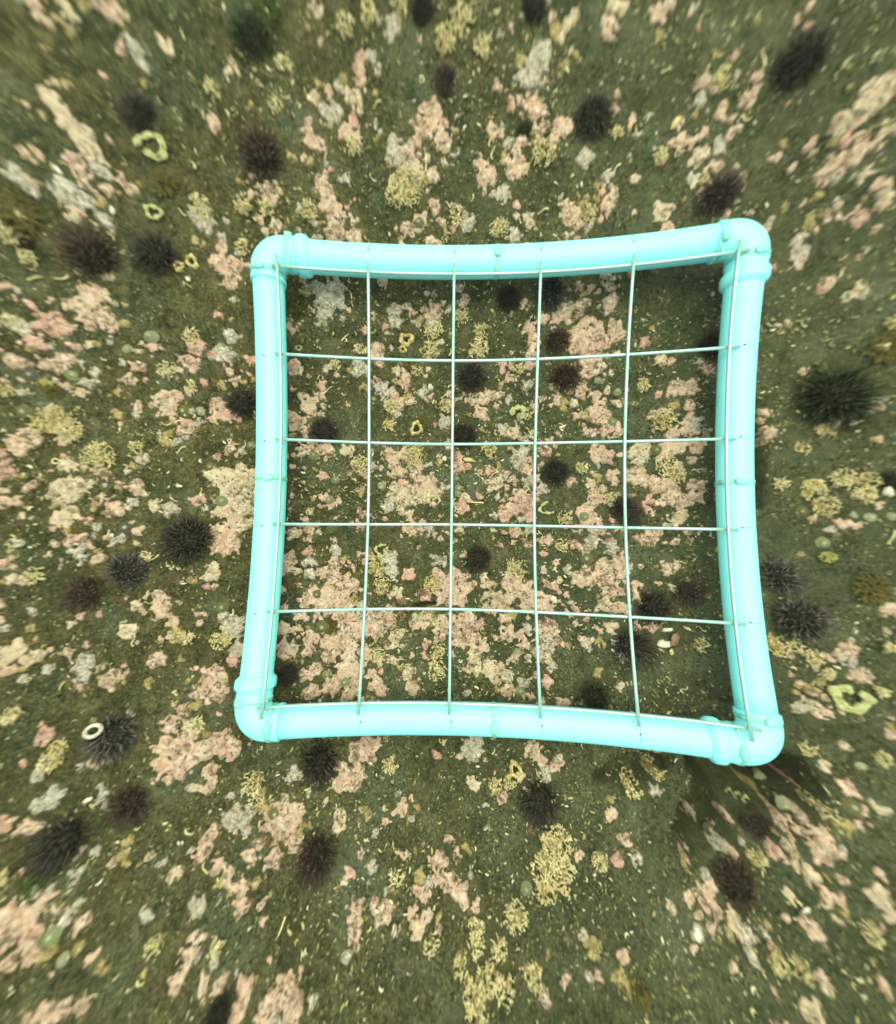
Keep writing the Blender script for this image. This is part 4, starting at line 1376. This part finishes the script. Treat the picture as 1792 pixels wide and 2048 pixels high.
# pale grit: curls, chips and crumbs of shell too small to tell one from the next
ng = 120000
qx, qy = rng.uniform(-.85, .80, ng), rng.uniform(-.85, .85, ng)
ok = fbm(qx * 11 + 7, qy * 11, 131, 3) > .34 + .30 * rng.random(ng)
qx, qy = qx[ok][:32000], qy[ok][:32000]
ng = len(qx)
qz = seabed_z(qx, qy) + np.where(cover_at(qx, qy), .0034, .0013)
L = np.clip(rng.lognormal(-6.1, .48, ng), .0009, .0060)
rd = L * rng.uniform(.10, .26, ng)
an = rng.uniform(0, 6.283, ng)
cv = rng.normal(0, 1.5, ng) * .6
V = np.empty((ng, 4, 4, 3))
cx_, cy_ = qx.copy(), qy.copy()
for k, kr in enumerate((.7, 1., 1.1, .8)):
    for j, (su, sz) in enumerate(((1, 0), (0, 1), (-1, 0), (0, -1))):
        V[:, k, j] = np.stack([cx_ - np.sin(an) * rd * kr * su, cy_ + np.cos(an) * rd * kr * su, qz + rd * kr * sz + .0004 * math.sin(k)], -1)
    cx_ = cx_ + np.cos(an) * L / 3
    cy_ = cy_ + np.sin(an) * L / 3
    an = an + cv
pat = [(0, 1, 2, 3), (15, 14, 13, 12)] + [(k * 4 + j, (k + 1) * 4 + j, (k + 1) * 4 + (j + 1) % 4, k * 4 + (j + 1) % 4) for k in range(3) for j in range(4)]
Fq = (np.array(pat)[None] + (np.arange(ng) * 16)[:, None, None]).reshape(-1, 4)
gm = bpy.data.meshes.new('shell_grit')
gm.vertices.add(ng * 16)
gm.vertices.foreach_set('co', V.astype(np.float32).ravel())
gm.loops.add(Fq.size)
gm.loops.foreach_set('vertex_index', Fq.ravel().astype(np.int32))
gm.polygons.add(len(Fq))
gm.polygons.foreach_set('loop_start', np.arange(0, Fq.size, 4, dtype=np.int32))
gm.polygons.foreach_set('loop_total', np.full(len(Fq), 4, np.int32))
gm.polygons.foreach_set('use_smooth', np.ones(len(Fq), bool))
gm.update(calc_edges=True)
gm.attributes.new('t', 'FLOAT', 'POINT').data.foreach_set('value', np.repeat(rng.random(ng), 16).astype(np.float32))
N_ = Nodes('pale_grit')
gc = N_.ramp(N_.attr(), [(0, (.15, .14, .05)), (.45, (.32, .29, .12)), (.75, (.52, .47, .24)), (1, (.70, .68, .52))])
M['grit'] = N_.done(gc, .6, .3)
gm.materials.append(M['grit'])
grit = link('shell_grit', gm)
grit['kind'] = 'stuff'
grit['label'] = 'pale shell grit and tiny tube curls strewn over the turf'
grit['category'] = 'shell grit'

# ------------------------------------------------------------------ the quadrat frame
frame = bpy.data.objects.new('quadrat_frame', None)
COL.objects.link(frame)
frame.empty_display_size = .05
frame.location = (0, 0, -.0384)
tag(frame, 'square pale cyan pipe sampling frame with a wire grid over the rock', 'sampling frame')
FZ = .0384
PR = .0168
AXZ = -.0048 - PR
XL, XR, YT, YBm = -.2690, .2675, .2685, -.2690
gx = [-.2523, -.1507, -.05, .0496, .1499, .2506]
gy = [.2467, .1496, .05, -.0502, -.1502, -.25]


def fpart(name, b, mat, parent=None):
    me_ = b.mesh(name, M[mat])
    o = link(name, me_, parent or frame, (0, 0, FZ) if parent is None else (0, 0, 0))
    return o


def sweep(b, pts, rads, n=40):
    b.tube(pts, rads, n, 0., True)


def pipe(p, q):
    b = MB()
    p, q = Vector(p), Vector(q)
    k = 24
    sweep(b, [p.lerp(q, i / k) for i in range(k + 1)], [PR * (1 + .004 * math.sin(i * 1.7)) for i in range(k + 1)])
    return fpart('pipe', b, 'pvc')


INS = .030
pipes = [pipe((XL + INS, YT, AXZ), (XR - INS, YT, AXZ)), pipe((XR, YT - INS, AXZ), (XR, YBm + INS, AXZ)),
         pipe((XR - INS, YBm, AXZ), (XL + INS, YBm, AXZ)), pipe((XL, YBm + INS, AXZ), (XL, YT - INS, AXZ))]


def elbow(cx, cy, da, db):
    """da: direction of the arm with the socket bell, db: the plain arm"""
    c = Vector((cx, cy, AXZ))
    da, db = Vector(da + (0,)), Vector(db + (0,))
    rad = .0215
    er = .0182
    prof_a = [(rad, er), (.0245, er), (.0260, .0190), (.0275, er), (.0345, er), (.0362, .0206), (.0378, .0211), (.0440, .0211), (.0462, .0204), (.0482, .0181), (.0500, .0169)]
    prof_b = [(rad, er), (.0270, er), (.0278, .0188), (.0318, .0188), (.0324, .0184), (.0325, .0167)]
    b = MB()
    pts, rads = [], []
    for d, r_ in reversed(prof_b):
        pts.append(c + db * d)
        rads.append(r_)
    o = c + da * rad + db * rad
    for i in range(1, 12):
        t = math.pi / 2 * i / 12
        pts.append(o - da * rad * math.cos(t) - db * rad * math.sin(t)) if False else pts.append(o - db * rad * math.sin(t) - da * rad * math.cos(t))
        rads.append(er)
    for d, r_ in prof_a:
        pts.append(c + da * d)
        rads.append(r_)
    sweep(b, pts, rads)
    fpart('elbow', b, 'pvc')


elbow(XL, YT, (1, 0), (0, -1))
elbow(XR, YT, (0, -1), (-1, 0))
elbow(XR, YBm, (-1, 0), (0, 1))
elbow(XL, YBm, (0, 1), (1, 0))

WR = .0018
for i, x in enumerate(gx):
    b = MB()
    y0, y1 = gy[0] + .0095, gy[-1] - .010
    n = 16
    b.tube([(x + .0003 * math.sin(i * 2.1 + k * .4), y0 + (y1 - y0) * k / n, .0) for k in range(n + 1)], WR, 10)
    fpart('wire', b, 'wire')
for i, y in enumerate(gy):
    b = MB()
    x0, x1 = gx[0] - .0065, gx[-1] + .0105
    n = 16
    b.tube([(x0 + (x1 - x0) * k / n, y + .0003 * math.sin(i * 1.3 + k * .5), -.0033) for k in range(n + 1)], WR, 10)
    fpart('wire', b, 'wire')


def tie(at, along, head_ang, rad=PR):
    """cable tie round a pipe: strap plus head; angles measured from straight up, towards the outside of the frame"""
    c = Vector(at)
    al = Vector(along)
    upv = Vector((0, 0, 1))
    out = Vector((at[0], at[1], 0))
    out = (out - al * out.dot(al)).normalized()
    b = MB()
    n = 40
    vs_, fs_ = [], []
    for i in range(n):
        a = 2 * math.pi * i / n
        # the strap also goes over the rod on the inner shoulder
        lift = .0036 * math.exp(-((a - 2 * math.pi + .95) / .16) ** 2)
        for rr_, ww in ((rad + .0003 + lift, -.0021), (rad + .0008 + lift, -.0021), (rad + .0008 + lift, .0021), (rad + .0003 + lift, .0021)):
            vs_.append(tuple(c + (upv * math.cos(a) + out * math.sin(a)) * rr_ + al * ww))
    for i in range(n):
        j = (i + 1) % n
        for k in range(4):
            k2 = (k + 1) % 4
            fs_.append((i * 4 + k, j * 4 + k, j * 4 + k2, i * 4 + k2))
    b.add(vs_, fs_)
    o = fpart('cable_tie', b, 'tie')
    h = MB()
    d = (upv * math.cos(head_ang) + out * math.sin(head_ang))
    t = al.cross(d)
    hc = c + d * (rad + .0026)
    vs_, fs_ = [], []
    for lay, (sz, hz) in enumerate(((.96, -.0030), (1, -.0004), (.85, .0008))):
        for k in range(12):
            q = 2 * math.pi * k / 12
            cs, sn = math.cos(q), math.sin(q)
            e = (abs(cs) ** 4 + abs(sn) ** 4) ** -.25
            vs_.append(tuple(hc + al * cs * e * .0040 * sz + t * sn * e * .0062 * sz + d * hz))
    for lay in range(2):
        for k in range(12):
            k2 = (k + 1) % 12
            fs_.append((lay * 12 + k, lay * 12 + k2, (lay + 1) * 12 + k2, (lay + 1) * 12 + k))
    fs_.append(tuple(24 + k for k in range(12)))
    h.add(vs_, fs_)
    ho = link('tie_head', h.mesh('tie_head', M['tie']), o)
    return o


X1, Y1 = (1, 0, 0), (0, 1, 0)
tie((.0005, YT, AXZ), X1, .15)
tie((.0000, YBm, AXZ), X1, .25)
tie((XL, .0050, AXZ), Y1, -.1)
tie((XR, .0030, AXZ), Y1, -.05)
ER = .0183
tie((XL + .0265, YT, AXZ), X1, 1.15, ER)
tie((XL, YT - .0225, AXZ), Y1, .2, ER)
tie((XR - .0285, YT, AXZ), X1, -.15, ER)
tie((XR, YT - .0230, AXZ), Y1, .2, ER)
tie((XR, YBm + .0270, AXZ), Y1, .15, ER)
tie((XR - .0240, YBm, AXZ), X1, .2, ER)
tie((XL, YBm + .0240, AXZ), Y1, .45, ER)
tie((XL + .0225, YBm, AXZ), X1, .05, ER)


def ink(side, pos, off):
    """pencil tick and dot on a pipe's top"""
    b = MB()
    rr_ = PR * 1.004 + .00018
    cx, cy, al, out = {'t': (pos, YT, (1, 0), (0, 1)), 'b': (pos, YBm, (1, 0), (0, -1)), 'l': (XL, pos, (0, 1), (-1, 0)), 'r': (XR, pos, (0, 1), (1, 0))}[side]

    def pt(u, a):
        return (cx + al[0] * u + out[0] * rr_ * math.sin(a), cy + al[1] * u + out[1] * rr_ * math.sin(a), AXZ + rr_ * math.cos(a))
    n = 6
    vs_ = []
    for i in range(n + 1):
        a = off - .12 + .75 * i / n
        vs_ += [pt(-.0002, a), pt(.0002, a)]
    b.add(vs_, [(2 * i, 2 * i + 1, 2 * i + 3, 2 * i + 2) for i in range(n)])
    rr_ += .0001
    b.add([pt(.0010 * math.cos(q * .785), off + .06 * math.sin(q * .785)) for q in range(8)], [tuple(range(8))])
    fpart('ink_mark', b, 'ink')


for i in (1, 2, 3, 4):
    ink('t', gx[i], .18)
    ink('b', gx[i] + .002, -.05)
    ink('l', gy[i] - .002, .15)
    ink('r', gy[i] + .002, -.1)

settle_labels()

# ------------------------------------------------------------------ the water: a thin even veil
hm = bpy.data.materials.new('water')
hm.use_nodes = True
hn = hm.node_tree
hn.nodes.clear()
ho = hn.nodes.new('ShaderNodeOutputMaterial')
hv = hn.nodes.new('ShaderNodeVolumePrincipled')
hv.inputs['Color'].default_value = (.72, .95, .80, 1)
hv.inputs['Density'].default_value = HAZE
hv.inputs['Anisotropy'].default_value = .5
hn.links.new(hv.outputs[0], ho.inputs['Volume'])
b = MB()
hx, z0, z1 = 18., float(GZ.min()) - 1., max(.72, float(GZ.max()) + .05)
b.add([(sx_ * hx, sy_ * hx, zz_) for zz_ in (z0, z1) for sx_, sy_ in ((-1, -1), (1, -1), (1, 1), (-1, 1))],
      [(3, 2, 1, 0), (4, 5, 6, 7), (0, 1, 5, 4), (1, 2, 6, 5), (2, 3, 7, 6), (3, 0, 4, 7)])
if HAZE > 0:
    haze = link('haze', b.mesh('haze', hm, False))
    haze['kind'] = 'stuff'
    haze['label'] = 'faint green veil of sea water over everything'
